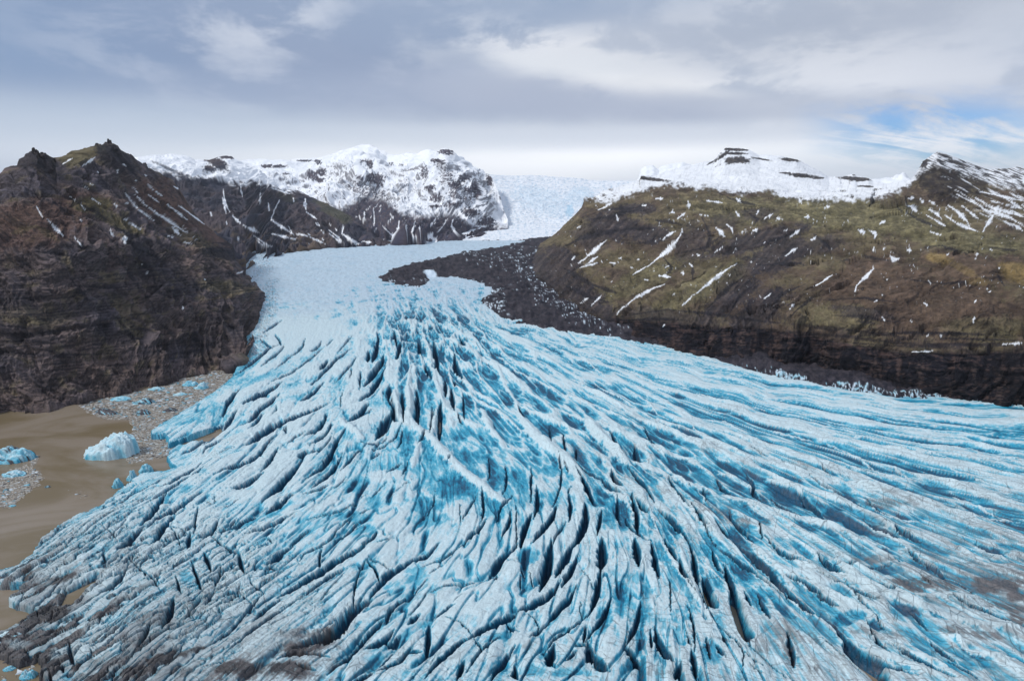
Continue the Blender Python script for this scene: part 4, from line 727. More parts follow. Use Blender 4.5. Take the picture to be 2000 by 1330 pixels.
def strokes(px, py, lst, tf, scale, seed=0):
    m = np.zeros(px.shape); wob = fbm(px/3.2, py/3.2, 3, seed); jx_ = fbm(px/14, py/14, 2, seed+3)*3
    for s_ in lst:
        w_ = s_[-1]*scale*.5; pts = [p[:2] for p in tf(s_[:-1])]
        xs = [p[0] for p in pts]; ys = [p[1] for p in pts]
        sel = (px > min(xs)-12) & (px < max(xs)+12) & (py > min(ys)-12) & (py < max(ys)+12)
        if not sel.any(): continue
        d_, t_ = seg_dist(px[sel]+jx_[sel]*.6, py[sel]+jx_[sel]*.4, pts)
        ww_ = w_*(.12+1.0*np.sin(np.pi*np.clip(t_, .0, 1))**.8*(.75+.5*np.sin(t_*9+w_)))
        m[sel] = np.maximum(m[sel], ss(1.3, .7, d_/(ww_+.3)+wob[sel]*1.0+.3*jx_[sel]*.3))
    return m
SNOW = srgb(240, 244, 250)*.97
ROCKM = land_material('mountain_rock', 1.0, .018, var=.55, fine_scale=.11)
FARM = land_material('snowy_rock', .35, .008, fine_scale=.05, var=.35)

# --- near left mountain
crestL = T1([(0, 315), (20, 305), (50, 275), (95, 260), (110, 235), (145, 200), (180, 195), (205, 195), (250, 198), (280, 215), (310, 232), (400, 190), (480, 165), (540, 145), (612, 143), (640, 160), (690, 185), (730, 205), (760, 230), (790, 250), (810, 250), (825, 275), (860, 290), (900, 310), (930, 322), (965, 350), (1000, 395), (1050, 480), (1100, 560), (1150, 600), (1230, 660), (1290, 700), (1310, 780), (1400, 895), (1466, 958), (1475, 985)])
cY = [(0, 1150), (70, 1180), (110, 1350), (215, 1500), (270, 1700), (350, 1950), (406, 2050), (463, 1950), (495, 1740), (521, 1545)]
crestL = [(-220, 420, 1050), (-100, 380, 1080)]+[(p[0], p[1], np.interp(p[0], [c[0] for c in cY], [c[1] for c in cY])) for p in crestL]
baseL = [(-220, 850, 'w'), (0, 806, 'w'), (80, 801, 'w'), (150, 786, 'w'), (210, 775, 'w'), (270, 763, 'w'), (340, 742, 'w'), (400, 728, 'w'), (455, 716, 'w'), (478, 698, 'w'), (491, 668, 'w'), (502, 636, 'w'), (507, 612, 'w'), (517, 590, 'w'), (521, 575, 'w')]
L1L = [(-220, 520, 860), (0, 496, 860), (90, 478, 880), (170, 478, 930), (240, 482, 1000), (330, 486, 1150), (400, 505, 1270), (450, 535, 1330), (495, 572, 1360), (521, 572, 1545)]
L2L = [(-220, 470, 960), (0, 430, 960), (80, 390, 1020), (160, 375, 1180), (240, 380, 1330), (300, 400, 1500), (360, 440, 1600), (420, 485, 1680), (463, 530, 1650), (495, 560, 1560), (521, 572, 1545)]
Pm = mountain([baseL, L1L, L2L, crestL], -220, 521, 720, [230, 110, 110])
q0, r0 = proj(Pm)
amt = 34*ss(530, 440, q0)*crest_fade(Pm)+.5
terrL = 9*ss(440, 560, r0)*ss(525, 470, q0)+1.2*ss(525, 480, q0)
Pm, m_ = sculpt(Pm, amt, 120, terrL, 24, 3, skew=.35)
px, py = proj(Pm)
n_a = fbm(m_['s']/160, m_['d']/120, 5, 301); n_b = fbm(m_['s']/30, m_['d']/30, 4, 302); n_c = fbm((m_['s']+m_['d']*.5)/14, m_['d']/80, 4, 303)
c1 = srgb(112, 97, 93); c2 = srgb(84, 79, 86); c3 = srgb(114, 104, 82); c4 = srgb(98, 76, 68); ck_ = srgb(44, 44, 52)
k = ss(-.35, .35, n_a)[..., None]; col_ = lerp(c2, c1, k)
col_ = lerp(col_, c3, (ss(.1, .5, n_b+n_c*.4)*.7)[..., None])
red = blobmask(px, py, [(60, 440, 110, 50, -8), (330, 400, 70, 40, 35), (420, 455, 50, 22, 30), (150, 400, 60, 25)], .3, 4)
col_ = lerp(col_, c4, red[..., None]*.75)
ol = blobmask(px, py, [(160, 300, 50, 22, -20), (225, 430, 60, 12, 25), (180, 400, 40, 15), (440, 560, 60, 14, 8, .7), (250, 600, 60, 12, 30, .6), (70, 620, 80, 20, 5, .5), (380, 470, 60, 14, 30, .6), (250, 640, 30, 12, 35, .8)], .4, 5)
col_ = lerp(col_, srgb(104, 96, 68), ol[..., None]*.8)
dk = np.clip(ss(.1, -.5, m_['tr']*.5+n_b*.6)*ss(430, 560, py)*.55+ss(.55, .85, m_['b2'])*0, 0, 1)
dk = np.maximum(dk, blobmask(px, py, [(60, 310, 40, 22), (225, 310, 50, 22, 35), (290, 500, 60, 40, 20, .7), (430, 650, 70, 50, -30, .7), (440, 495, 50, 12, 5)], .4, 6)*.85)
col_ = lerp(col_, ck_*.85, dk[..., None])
SL = [[(200, 490), (235, 550), 6], [(262, 560), (300, 605), (355, 658), 15], [(410, 660), (455, 712), 6], [(610, 615), (615, 640), (630, 655), 9], [(690, 652), (692, 698), 26], [(445, 480), (470, 510), 4], [(455, 270), (490, 245), (525, 220), 11], [(345, 258), (400, 225), 6],
 [(690, 412), (730, 470), (770, 510), (850, 570), 8], [(745, 420), (800, 480), (870, 530), (960, 590), (1035, 640), 9], [(815, 365), (850, 400), (900, 435), 5], [(820, 425), (880, 470), 5], [(920, 475), (970, 515), (1035, 565), 9], [(988, 485), (1050, 530), (1110, 575), (1130, 590), 7], [(945, 600), (1000, 652), 15],
 [(680, 555), (730, 590), (780, 620), 9], [(730, 380), (765, 420), 4], [(690, 465), (710, 475), 8], [(630, 475), (655, 495), 5], [(505, 445), (580, 495), 3], [(490, 362), (515, 370), 6], [(385, 435), (420, 460), 3], [(1065, 660), (1090, 680), 6], [(1010, 685), (1060, 700), 6], [(925, 650), (960, 665), 5],
 [(1005, 590), (1035, 635), 7], [(800, 315), (812, 325), 6], [(650, 285), (652, 305), 5], [(680, 255), (697, 270), 6], [(1130, 890), (1135, 899), 6], [(1008, 1040), (1012, 1060), 8], [(815, 850), (818, 868), 5], [(750, 345), (755, 350), 5], [(960, 380), (985, 395), 6], [(1060, 420), (1085, 430), 8], [(455, 375), (490, 395), 4], [(535, 295), (545, 305), 4], [(1040, 690), (1050, 695), 8], [(440, 560), (455, 575), 4],
 [(735, 470), (760, 500), 9], [(895, 540), (940, 575), 9], [(780, 805), (790, 815), 4], [(1310, 860), (1350, 850), 6]]
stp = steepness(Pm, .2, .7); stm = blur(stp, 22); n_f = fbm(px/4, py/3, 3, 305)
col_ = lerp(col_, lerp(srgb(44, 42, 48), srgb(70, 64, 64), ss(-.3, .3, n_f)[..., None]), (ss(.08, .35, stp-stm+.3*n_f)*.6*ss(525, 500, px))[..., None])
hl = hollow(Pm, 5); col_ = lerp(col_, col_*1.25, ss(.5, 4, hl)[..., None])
DLL = [[(230, 330), (330, 420), (430, 470), (560, 540), (700, 640), (760, 700), 8], [(560, 620), (640, 700), (700, 720), 7], [(600, 700), (740, 900), (830, 1010), (870, 1100), 10], [(0, 1190), (200, 1200), (380, 1170), (450, 1180), 12], [(0, 1230), (180, 1240), (320, 1250), 10], [(0, 1150), (150, 1160), 8], [(230, 1280), (330, 1300), 8], [(1040, 740), (1150, 735), (1290, 740), 16], [(1180, 690), (1270, 700), (1330, 760), 12], [(1120, 1030), (1250, 1010), (1400, 960), 9], [(430, 930), (600, 940), (720, 935), 8], [(20, 1000), (200, 1000), (360, 960), 10], [(660, 1090), (760, 1150), (900, 1200), 12],
 [(640, 1100), (720, 1200), (780, 1280), 12], [(880, 1130), (960, 1200), (990, 1280), 12], [(1050, 870), (1100, 960), (1130, 1000), 9], [(830, 820), (870, 960), (960, 1000), 9], [(380, 880), (450, 960), (520, 1060), 9], [(0, 790), (200, 740), (380, 760), (520, 800), 8], [(180, 420), (300, 470), (420, 560), 7], [(520, 240), (560, 330), (620, 420), 9], [(620, 180), (700, 260), (780, 340), 9], [(120, 260), (180, 320), (160, 400), 12], [(740, 720), (850, 760), (960, 850), 8], [(1200, 780), (1280, 860), (1340, 900), 9], [(300, 620), (420, 700), (560, 760), 7], [(0, 1290), (300, 1320), (600, 1300), 9], [(0, 1080), (220, 1090), (400, 1060), 8], [(1250, 1150), (1350, 1180), 12], [(1020, 1180), (1120, 1260), (1200, 1320), 14]]
dll = strokes(px, py, DLL, T1, .6, 44); col_ = lerp(col_, srgb(40, 39, 46), (dll*.75)[..., None])
ll2 = strokes(px, py, [[(640, 1050), (730, 1125), (800, 1160), 26], [(1120, 1010), (1250, 990), (1400, 945), 14], [(560, 530), (620, 580), (660, 610), 16], [(60, 640), (200, 600), (330, 680), 30], [(470, 900), (600, 905), (720, 900), 14]], T1, .45, 45); col_ = lerp(col_, srgb(112, 100, 76), (ll2*.5)[..., None])
lay = fbm(px/60+py/200, (py+.10*px)/3.2, 4, 306)*ss(470, 540, py+fbm(px/50, py/30, 3, 307)*40)
col_ = lerp(col_, srgb(40, 39, 46), (ss(.08, .35, lay+.25*n_f)*.65)[..., None]); col_ = lerp(col_, srgb(112, 98, 94), (ss(.12, .4, -lay+.2*n_f)*.40)[..., None])
sn = strokes(px, py, SL, T1, .353, 9)
col_ = lerp(col_, SNOW, sn[..., None])
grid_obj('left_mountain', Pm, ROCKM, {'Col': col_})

# --- second mountain behind it, snow on its shoulders
crest2 = T1([(700, 235), (760, 215), (860, 205), (960, 210), (1040, 220), (1080, 235), (1160, 235), (1200, 218), (1250, 210), (1280, 215), (1330, 240), (1380, 265), (1430, 285), (1480, 325), (1540, 360), (1600, 385), (1680, 420), (1740, 450), (1820, 485), (1900, 525), (1981, 560), (2040, 622), (2110, 665), (2170, 690), (2235, 702)])
crest2 = [(p[0], p[1], np.interp(p[0], [200, 440, 600, 700, 790], [3600, 4300, 4100, 3500, 2860])) for p in [(200, 330)]+crest2]
base2 = [(200, 640, None), (480, 560, None), (495, 543, None), (520, 514, None), (540, 502, None), (567, 493, None), (641, 484, None), (712, 481, None), (790, 479.5, None)]
L12 = [(200, 500, 2300), (400, 470, 2600), (500, 475, 2700), (567, 465, 3000), (640, 455, 3150), (712, 462, 3050), (790, 479, 2850)]
Pm = mountain([base2, L12, crest2], 200, 790, 560, [90, 230])
q0, _ = proj(Pm)
Pm, m_ = sculpt(Pm, 75*ss(795, 700, q0)*crest_fade(Pm, .3, 35)+1, 260, 3*ss(795, 700, q0), 30, 31, gully=1.1, skew=.2)
px, py = proj(Pm)
n_a = fbm(m_['s']/300, m_['d']/300, 5, 311); n_b = fbm(m_['s']/60, m_['d']/60, 4, 312); gl2 = fbm((m_['s']+m_['d']*.2)/26, m_['d']/260, 4, 313)
col_ = lerp(srgb(52, 54, 66), srgb(78, 70, 74), ss(-.3, .4, n_a+gl2*.4)[..., None])
col_ = lerp(col_, srgb(98, 84, 66), (ss(430, 470, py)*ss(-.1, .4, n_b+n_a)*ss(700, 560, px)*.7)[..., None])
col_ = lerp(col_, srgb(84, 84, 66), (blobmask(px, py, [(655, 415, 40, 12, 30), (560, 385, 20, 8, 25, .6)], .3, 2)*.6)[..., None])
sline = np.interp(px, [p[0] for p in T1([(600, 0), (760, 0), (900, 0), (980, 0), (1060, 0), (1150, 0), (1250, 0), (1330, 0), (1400, 0), (1500, 0), (1580, 0), (1640, 0), (1700, 0)])], [p[1] for p in T1([(0, 280), (0, 260), (0, 310), (0, 320), (0, 330), (0, 335), (0, 355), (0, 370), (0, 355), (0, 385), (0, 415), (0, 410), (0, 380)])])
sn = ss(-6, 7, sline-py+n_b*9+gl2*14-ss(.5, .8, m_['b1'])*3)
sn *= 1-blobmask(px, py, [(425, 320, 26, 10, 25), (443, 306, 16, 5), (408, 330, 14, 8), (330, 330, 30, 3, 25, .7)], .6, 8)
S2 = [[(1235, 400), (1240, 470), (1270, 520), 13], [(1330, 370), (1340, 435), 8], [(1440, 415), (1435, 480), 8], [(1230, 440), (1250, 530), 7], [(1545, 455), (1510, 530), (1500, 565), (1550, 600), (1630, 650), 10], [(1285, 545), (1330, 585), 12], [(1345, 595), (1440, 640), 15], [(1400, 650), (1470, 700), (1500, 710), 7], [(1500, 640), (1600, 665), 10], [(1685, 445), (1690, 510), 15], [(1690, 520), (1750, 560), 9], [(1755, 580), (1765, 600), 7],
 [(1650, 640), (1700, 655), (1800, 700), 7], [(1820, 585), (1830, 600), 7], [(1900, 600), (1890, 640), (1940, 680), (1981, 700), 10], [(1820, 640), (1870, 680), (1900, 695), 8], [(1160, 520), (1170, 545), 9], [(1250, 570), (1255, 590), 8], [(1480, 470), (1490, 520), 7], [(1420, 680), (1470, 720), 6], [(1500, 390), (1600, 420), 8], [(1310, 660), (1320, 680), 5], [(1470, 710), (1510, 712), 4], [(1640, 645), (1680, 650), 6], [(1780, 665), (1790, 680), 5], [(1700, 640), (1715, 650), 6], [(1850, 610), (1862, 625), 6], [(1620, 440), (1625, 470), 5], [(1590, 665), (1640, 672), 4]]
sn = np.maximum(sn, strokes(px, py, S2, T1, .353, 10))
S2b = [[(480, 590), (475, 640), (520, 670), (570, 695), 10], [(400, 620), (440, 650), (480, 685), 8], [(330, 580), (345, 600), 6], [(590, 685), (640, 690), 10], [(180, 600), (200, 640), 5], [(360, 620), (375, 640), 6]]
sn = np.maximum(sn, strokes(px, py, S2b, T2, .353, 11))
sn = np.maximum(sn, ss(.32, .5, gl2+.25*n_b)*ss(475, 380, py)*.0+ss(.36, .5, gl2*.8+n_b*.3)*.8*ss(445, 480, py)*ss(480, 520, px))
col_ = lerp(col_, SNOW, np.clip(sn, 0, 1)[..., None])
grid_obj('middle_mountain', Pm, FARM, {'Col': col_})

# --- far snow massif
crest3 = T2([(-400, 260), (0, 243), (60, 237), (280, 232), (340, 225), (420, 215), (500, 180), (560, 152), (620, 150), (660, 165), (720, 205), (820, 210), (900, 200), (960, 182), (1010, 187), (1050, 175), (1090, 185), (1110, 215), (1170, 250), (1230, 285), (1280, 312), (1305, 335), (1325, 375), (1345, 430), (1365, 500), (1394, 568)])
crest3 = [(p[0], p[1], np.interp(p[0], [350, 700, 760, 870, 950, 970, 994], [6500, 8200, 7400, 6600, 6000, 5300, 4300])) for p in crest3]
base3 = [(350, 480, 3300), (700, 480, 3100), (790, 479, 2900), (853, 477.5, 2950), (889, 471, 3150), (931, 463, 3400), (963, 450, 3850), (992, 446, 4000)]
L13 = [(350, 440, 4200), (640, 425, 4200), (700, 428, 3900), (760, 425, 3900), (800, 425, 3850), (850, 422, 3900), (900, 428, 4000), (950, 437, 4200), (992, 441, 4250)]
L23 = [(350, 400, 5000), (600, 370, 5200), (700, 356, 4900), (760, 390, 4900), (800, 385, 5100), (870, 350, 5000), (930, 365, 4900), (945, 385, 5000), (965, 405, 4800), (980, 432, 4500), (992, 440, 4250)]
Pm = mountain([base3, L13, L23, crest3], 350, 992, 620, [110, 110, 150])
q0, _ = proj(Pm)
Pm, m_ = sculpt(Pm, 170*ss(995, 940, q0)*crest_fade(Pm, .35, 40)+3, 700, 8, 60, 61, gully=1.1, fine=.1)
px, py = proj(Pm)
n_b = fbm(px/6, py/5, 5, 322, .65); n_c = fbm(px/2.5+py/6, py/3, 3, 323); gl3 = fbm(px/7+py*.09, py/22, 4, 324)
rock = lerp(srgb(58, 60, 76), srgb(84, 76, 82), ss(-.4, .4, n_b)[..., None])
RB = [(120, 270, 40, 10), (60, 268, 30, 9), (170, 310, 18, 6), (270, 238, 45, 5), (340, 245, 16, 13), (310, 320, 30, 26), (360, 300, 25, 20), (350, 345, 28, 12), (630, 265, 15, 25), (570, 332, 22, 16), (640, 335, 30, 22), (682, 350, 24, 30), (605, 240, 30, 8), (800, 375, 34, 12, 0, .55), (895, 405, 30, 10, 0, .5),
 (930, 300, 20, 40, 0, .7), (1000, 240, 24, 10), (1020, 270, 30, 26, 0, .6), (1050, 192, 42, 14), (1060, 330, 46, 50, 0, .6), (1110, 370, 36, 26, 0, .9), (1190, 398, 42, 16), (1150, 330, 34, 16, 0, .8), (960, 390, 25, 16), (1222, 425, 20, 24), (1292, 345, 18, 32, -20), (1370, 442, 28, 16, 0, .8), (1000, 440, 34, 22, 0, .8), (1085, 482, 50, 12, 0, .8), (1190, 520, 44, 22), (1000, 490, 34, 7), (1210, 380, 18, 30), (745, 255, 14, 9, 0, .7), (800, 262, 12, 7, 0, .7), (600, 400, 110, 40, 20, .6), (700, 430, 90, 30, 30, .6), (870, 500, 60, 12, 0, .4), (150, 340, 30, 6, 0, .6), (430, 270, 30, 5, 0, .5), (470, 320, 25, 8, 0, .5), (1270, 580, 46, 24), (1140, 440, 60, 14, 10, .7), (1090, 420, 20, 30, 0, .7)]
RB = [(500+b[0]*.35336, 230+b[1]*.35336, b[2]*.4, b[3]*.4)+tuple(b[4:]) for b in RB]
rk = blobmask(px, py, RB, .9, 12); rk = ss(.25, .6, rk*(.75+.8*n_c+.4*n_b))
lowline = np.interp(px, [p[0] for p in T2([(400, 0), (480, 0), (600, 0), (700, 0), (800, 0), (900, 0), (1000, 0), (1100, 0), (1200, 0), (1260, 0), (1320, 0)])], [p[1] for p in T2([(0, 480), (0, 500), (0, 430), (0, 440), (0, 520), (0, 545), (0, 530), (0, 530), (0, 590), (0, 560), (0, 600)])])
low = ss(-7, 10, py-lowline+n_b*10+gl3*12)
hl = hollow(Pm, 5); stp = steepness(Pm, .3, .8); stm = blur(stp, 14)
rk = np.maximum(rk, ss(.30, .5, stp-stm+.25*n_c+.2*n_b)*.75*ss(305, 330, py))
rk = np.maximum(rk, low*ss(.55, .30, gl3*.8+.5*n_c+.2*n_b))
S3 = [[(700, 600), (740, 640), (790, 670), 7], [(600, 520), (595, 590), 9], [(570, 540), (580, 580), 7], [(650, 500), (655, 600), 6], [(740, 530), (760, 560), 7], [(790, 570), (780, 640), 9], [(830, 590), (825, 640), 7], [(880, 570), (860, 640), 7], [(990, 560), (960, 600), 7], [(1090, 560), (1080, 600), (1110, 650), 11], [(1140, 540), (1200, 590), 12], [(950, 645), (1000, 685), 34], [(1160, 650), (1165, 680), 9], [(820, 692), (870, 665), (960, 692), 16], [(1210, 600), (1290, 600), 8], [(900, 640), (905, 600), 6], [(1060, 560), (1000, 640), 5]]
sn3 = strokes(px, py, S3, T2, .353, 13)
rk = rk*(1-sn3)
snw = SNOW*np.where(ss(.2, .6, n_b)[..., None] > .5, .93, 1.0)
col_ = lerp(SNOW, rock, np.clip(rk, 0, 1)[..., None])
grid_obj('snow_massif', Pm, FARM, {'Col': col_})

# --- icefall pouring over the rim, and the upper glacier
b_if = [(820, 483, 2780), (1250, 483, 2780)]
l_if = [(820, 470, 3300), (950, 462, 3400), (1080, 462, 3400), (1250, 462, 3500)]
l_i2 = [(820, 440, 4600), (960, 440, 4400), (1080, 437, 4600), (1250, 430, 4800)]
l_i3 = [(820, 375, 6000), (990, 370, 6300), (1150, 375, 6300), (1250, 375, 6400)]
l_i4 = [(820, 345, 7300), (952, 340, 7600), (988, 343, 7800), (1030, 343, 8000), (1083, 345, 8100), (1118, 347, 8100), (1154, 352, 8000), (1200, 354, 7800), (1250, 353, 7600), (1330, 350, 7600)]
Pm = mountain([b_if, l_if, l_i2, l_i3, l_i4], 820, 1330, 520, [60, 60, 150, 90])
q0, r0 = proj(Pm)
rough_ = 6+22*ss(455, 425, r0)
Pm, m_ = sculpt(Pm, rough_, 300, 0, 50, 81, gully=.8, fine=1.0)
px, py = proj(Pm)
n_b = fbm(px/7, py/3, 5, 332, .62); n_c = fbm(px/3, py/1.6, 4, 333)
c_ = lerp(srgb(236, 241, 248)*.92, srgb(196, 214, 230)*.9, ss(-.1, .45, n_b+.5*n_c)[..., None])
c_ = lerp(c_, srgb(150, 190, 215), (blobmask(px, py, [(1112, 412, 9, 12), (1060, 392, 60, 25, 20, .35), (1130, 385, 30, 20, 0, .4)], .6, 14)*.7)[..., None])
c_ = lerp(c_, srgb(150, 160, 172), (ss(462, 478, py)*ss(960, 1000, px)*ss(-.2, .4, n_b)*.7)[..., None])
grid_obj('icefall', Pm, FARM, {'Col': c_})
# --- distant snow dome behind the right-hand plateau
d1 = [(1200, 420, 7000), (1800, 420, 7000)]
d2 = [(1200, 356, 9000), (1245, 352, 9000), (1252, 330, 9000), (1262, 323, 9000), (1275, 322, 9000), (1286, 330, 9000), (1300, 322, 9000), (1330, 315, 9000), (1360, 322, 9000), (1420, 330, 9000), (1700, 350, 9000), (1745, 345, 9000), (1762, 337, 9000), (1790, 350, 9000), (1800, 352, 9000)]
Pm = mountain([d1, d2], 1200, 1800, 300, [60])
Pm, m_ = sculpt(Pm, 60, 500, 0, 50, 95)
grid_obj('distant_snow_ridge', Pm, FARM, {'Col': np.broadcast_to(SNOW, Pm.shape).copy()})

# --- right-hand mountain: cliff, mossy slopes, snowy mesa and peak
sk = T2([(1505, 860), (1530, 800), (1560, 712), (1640, 650), (1700, 605), (1760, 560), (1790, 520), (1815, 440)])+T3([(130, 345), (180, 315), (240, 300), (290, 285), (330, 270), (337, 250), (400, 250), (440, 235), (520, 210), (600, 195), (648, 182), (680, 147), (700, 132), (760, 130), (808, 138), (850, 160), (940, 165), (1010, 180), (1060, 205), (1100, 225), (1150, 256), (1200, 255), (1238, 246), (1262, 246), (1270, 255), (1320, 260), (1340, 275), (1400, 285), (1500, 270), (1528, 232), (1550, 195), (1580, 170), (1620, 145), (1660, 155), (1740, 190), (1840, 225), (1900, 220), (1960, 215), (1995, 220)])+[(2100, 345), (2250, 380)]
kY = [(1030, 1900), (1051, 2300), (1080, 2500), (1143, 2500), (1250, 2700), (1300, 3000), (1430, 3300), (1620, 3000), (1730, 2500), (1790, 2150), (1831, 2200), (1930, 2400), (2250, 2500)]
sk = [(p[0], p[1], float(np.interp(p[0], *zip(*kY)))) for p in sk]
bs_ = [(1030, 536), (1060, 562), (1100, 592), (1150, 620), (1190, 640), (1294, 672), (1380, 698), (1483, 710), (1578, 720), (1664, 742), (1777, 764), (1867, 776), (1948, 790), (2000, 794), (2250, 830)]
bs_ = [(p[0], p[1], None) for p in bs_]
pxb = np.array([p[0] for p in bs_], float); Yb = hit(pxb, np.array([p[1] for p in bs_], float))
def YB(x): return float(np.interp(x, pxb, Yb))
ct = [(1030, 535, 5), (1060, 545, 10), (1100, 575, 15), (1150, 600, 20), (1180, 618, 30), (1303, 630, 35), (1371, 637, 35), (1480, 640, 35), (1578, 654, 35), (1664, 672, 30), (1768, 688, 30), (1900, 688, 30), (2000, 685, 30), (2250, 700, 30)]
ct = [(a_, b__, YB(a_)+c__) for a_, b__, c__ in ct]
mid = [(1030, 533, 1895), (1060, 510, 1900), (1100, 500, 1750), (1150, 500, 1600), (1250, 500, 1450), (1400, 500, 1320), (1600, 520, 1120), (1750, 530, 1050), (1900, 540, 980), (2000, 550, 950), (2250, 560, 900)]
bench = [(1030, 531, 1899), (1060, 478, 2250), (1100, 455, 2200), (1150, 430, 2100), (1200, 415, 2000), (1300, 402, 1950), (1400, 410, 1850), (1500, 420, 1750), (1600, 425, 1650), (1750, 440, 1500), (1900, 455, 1400), (2000, 465, 1380), (2250, 470, 1350)]
mossc = [(1030, 530.5, 1899), (1055, 476, 2299), (1080, 461, 2450), (1143, 400, 2400), (1200, 385, 2350), (1260, 372, 2350), (1300, 364, 2300), (1400, 372, 2250), (1500, 380, 2200), (1600, 388, 2150), (1700, 386, 2050), (1770, 372, 1900), (1800, 392, 1850), (1900, 400, 1800), (2000, 405, 1800), (2250, 420, 1700)]
Pm = mountain([bs_, ct, mid, bench, mossc, sk], 1030, 2250, 1050, [110, 150, 90, 60, 130])
q0, r0 = proj(Pm)
nearcliff = ss(560, 640, r0)*ss(1150, 1300, q0)
amt = (24*nearcliff+15*(1-nearcliff)-7*ss(385, 360, r0))*ss(1030, 1110, q0)*crest_fade(Pm, .35, 25)+.3
Pm, _ = sculpt(Pm, 42*ss(1040, 1160, q0)*crest_fade(Pm, .1, 60)*ss(0, 40, np.interp(q0, [p[0] for p in bs_], [p[1] for p in bs_])-r0), 330, 0, 30, 155, gully=1.1, fine=0, skew=-.3)
Pm, m_ = sculpt(Pm, amt, 95, (4.0*nearcliff+1.4+1.5*ss(350, 310, r0))*ss(1030, 1110, q0), 12, 141, gully=1.0, skew=-.35)
px, py = proj(Pm)
n_a = fbm(px/90, py/45, 5, 341); n_b = fbm(px/18, py/11, 5, 342, .6); n_s = fbm((px+py*1.0)/9, (px-py)/90, 4, 343); n_f = fbm(px/5, py/3.5, 3, 344)
moss = srgb(102, 93, 73); moss2 = srgb(134, 122, 96); brown = srgb(88, 76, 66); dark = srgb(54, 52, 60); scree = srgb(78, 70, 70)
col_ = lerp(brown, moss, ss(-.35, .3, n_a+.5*n_b)[..., None])
col_ = lerp(col_, moss2, (ss(0, .6, n_b+n_f*.3)*.6*ss(520, 400, py))[..., None])
brn = blobmask(px, py, [(1800, 590, 190, 75, 5), (1900, 520, 120, 40), (1690, 560, 90, 60, -20), (1480, 600, 80, 25, 10, .7), (1560, 650, 140, 14, 5, .6)], .3, 21)
col_ = lerp(col_, lerp(srgb(80, 67, 59), srgb(100, 83, 72), ss(-.2, .3, n_b)[..., None]), brn[..., None]*.85)
grn = blobmask(px, py, [(1680, 420, 170, 38, 8), (1880, 470, 130, 22, 8), (1450, 410, 110, 26, 5, .8), (1370, 560, 110, 22, -28, .7), (1250, 550, 90, 22, -25, .8), (1650, 620, 60, 25, 0, .6), (1930, 640, 90, 22, 0, .5)], .3, 22)
col_ = lerp(col_, lerp(srgb(96, 92, 69), srgb(128, 121, 90), ss(-.3, .4, n_b+n_f*.4)[..., None]), grn[..., None]*.8)
dkm = blobmask(px, py, [(1200, 440, 55, 28, 5), (1270, 455, 40, 18), (1240, 408, 50, 10), (1480, 470, 110, 20, -14), (1520, 500, 70, 30, -20), (1600, 480, 50, 18, -10, .8), (1420, 590, 80, 20, -35), (1480, 610, 70, 30, -38), (1440, 540, 60, 20, -35, .6), (1350, 475, 30, 45, 30, .7), (1080, 540, 90, 30, 42), (1140, 580, 90, 26, 38), (1100, 505, 40, 20, 30), (1480, 420, 40, 14, 0, .8), (1690, 610, 60, 10, 8, .8), (1420, 430, 30, 14, 0, .6), (1160, 460, 40, 26, 0, .8), (1300, 620, 120, 16, 8, .7)], .45, 23)
dkm = np.maximum(dkm, .6*ss(.2, .55, n_s)*ss(450, 500, py)*ss(1650, 1500, px))
col_ = lerp(col_, lerp(dark*.8, scree, ss(-.3, .4, n_s+.3*n_f)[..., None]), np.clip(dkm, 0, 1)[..., None]*.9)
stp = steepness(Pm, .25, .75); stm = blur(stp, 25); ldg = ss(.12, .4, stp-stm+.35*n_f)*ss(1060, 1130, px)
col_ = lerp(col_, lerp(srgb(46, 44, 50), srgb(70, 62, 60), ss(-.3, .3, n_f)[..., None]), (ldg*.42)[..., None])
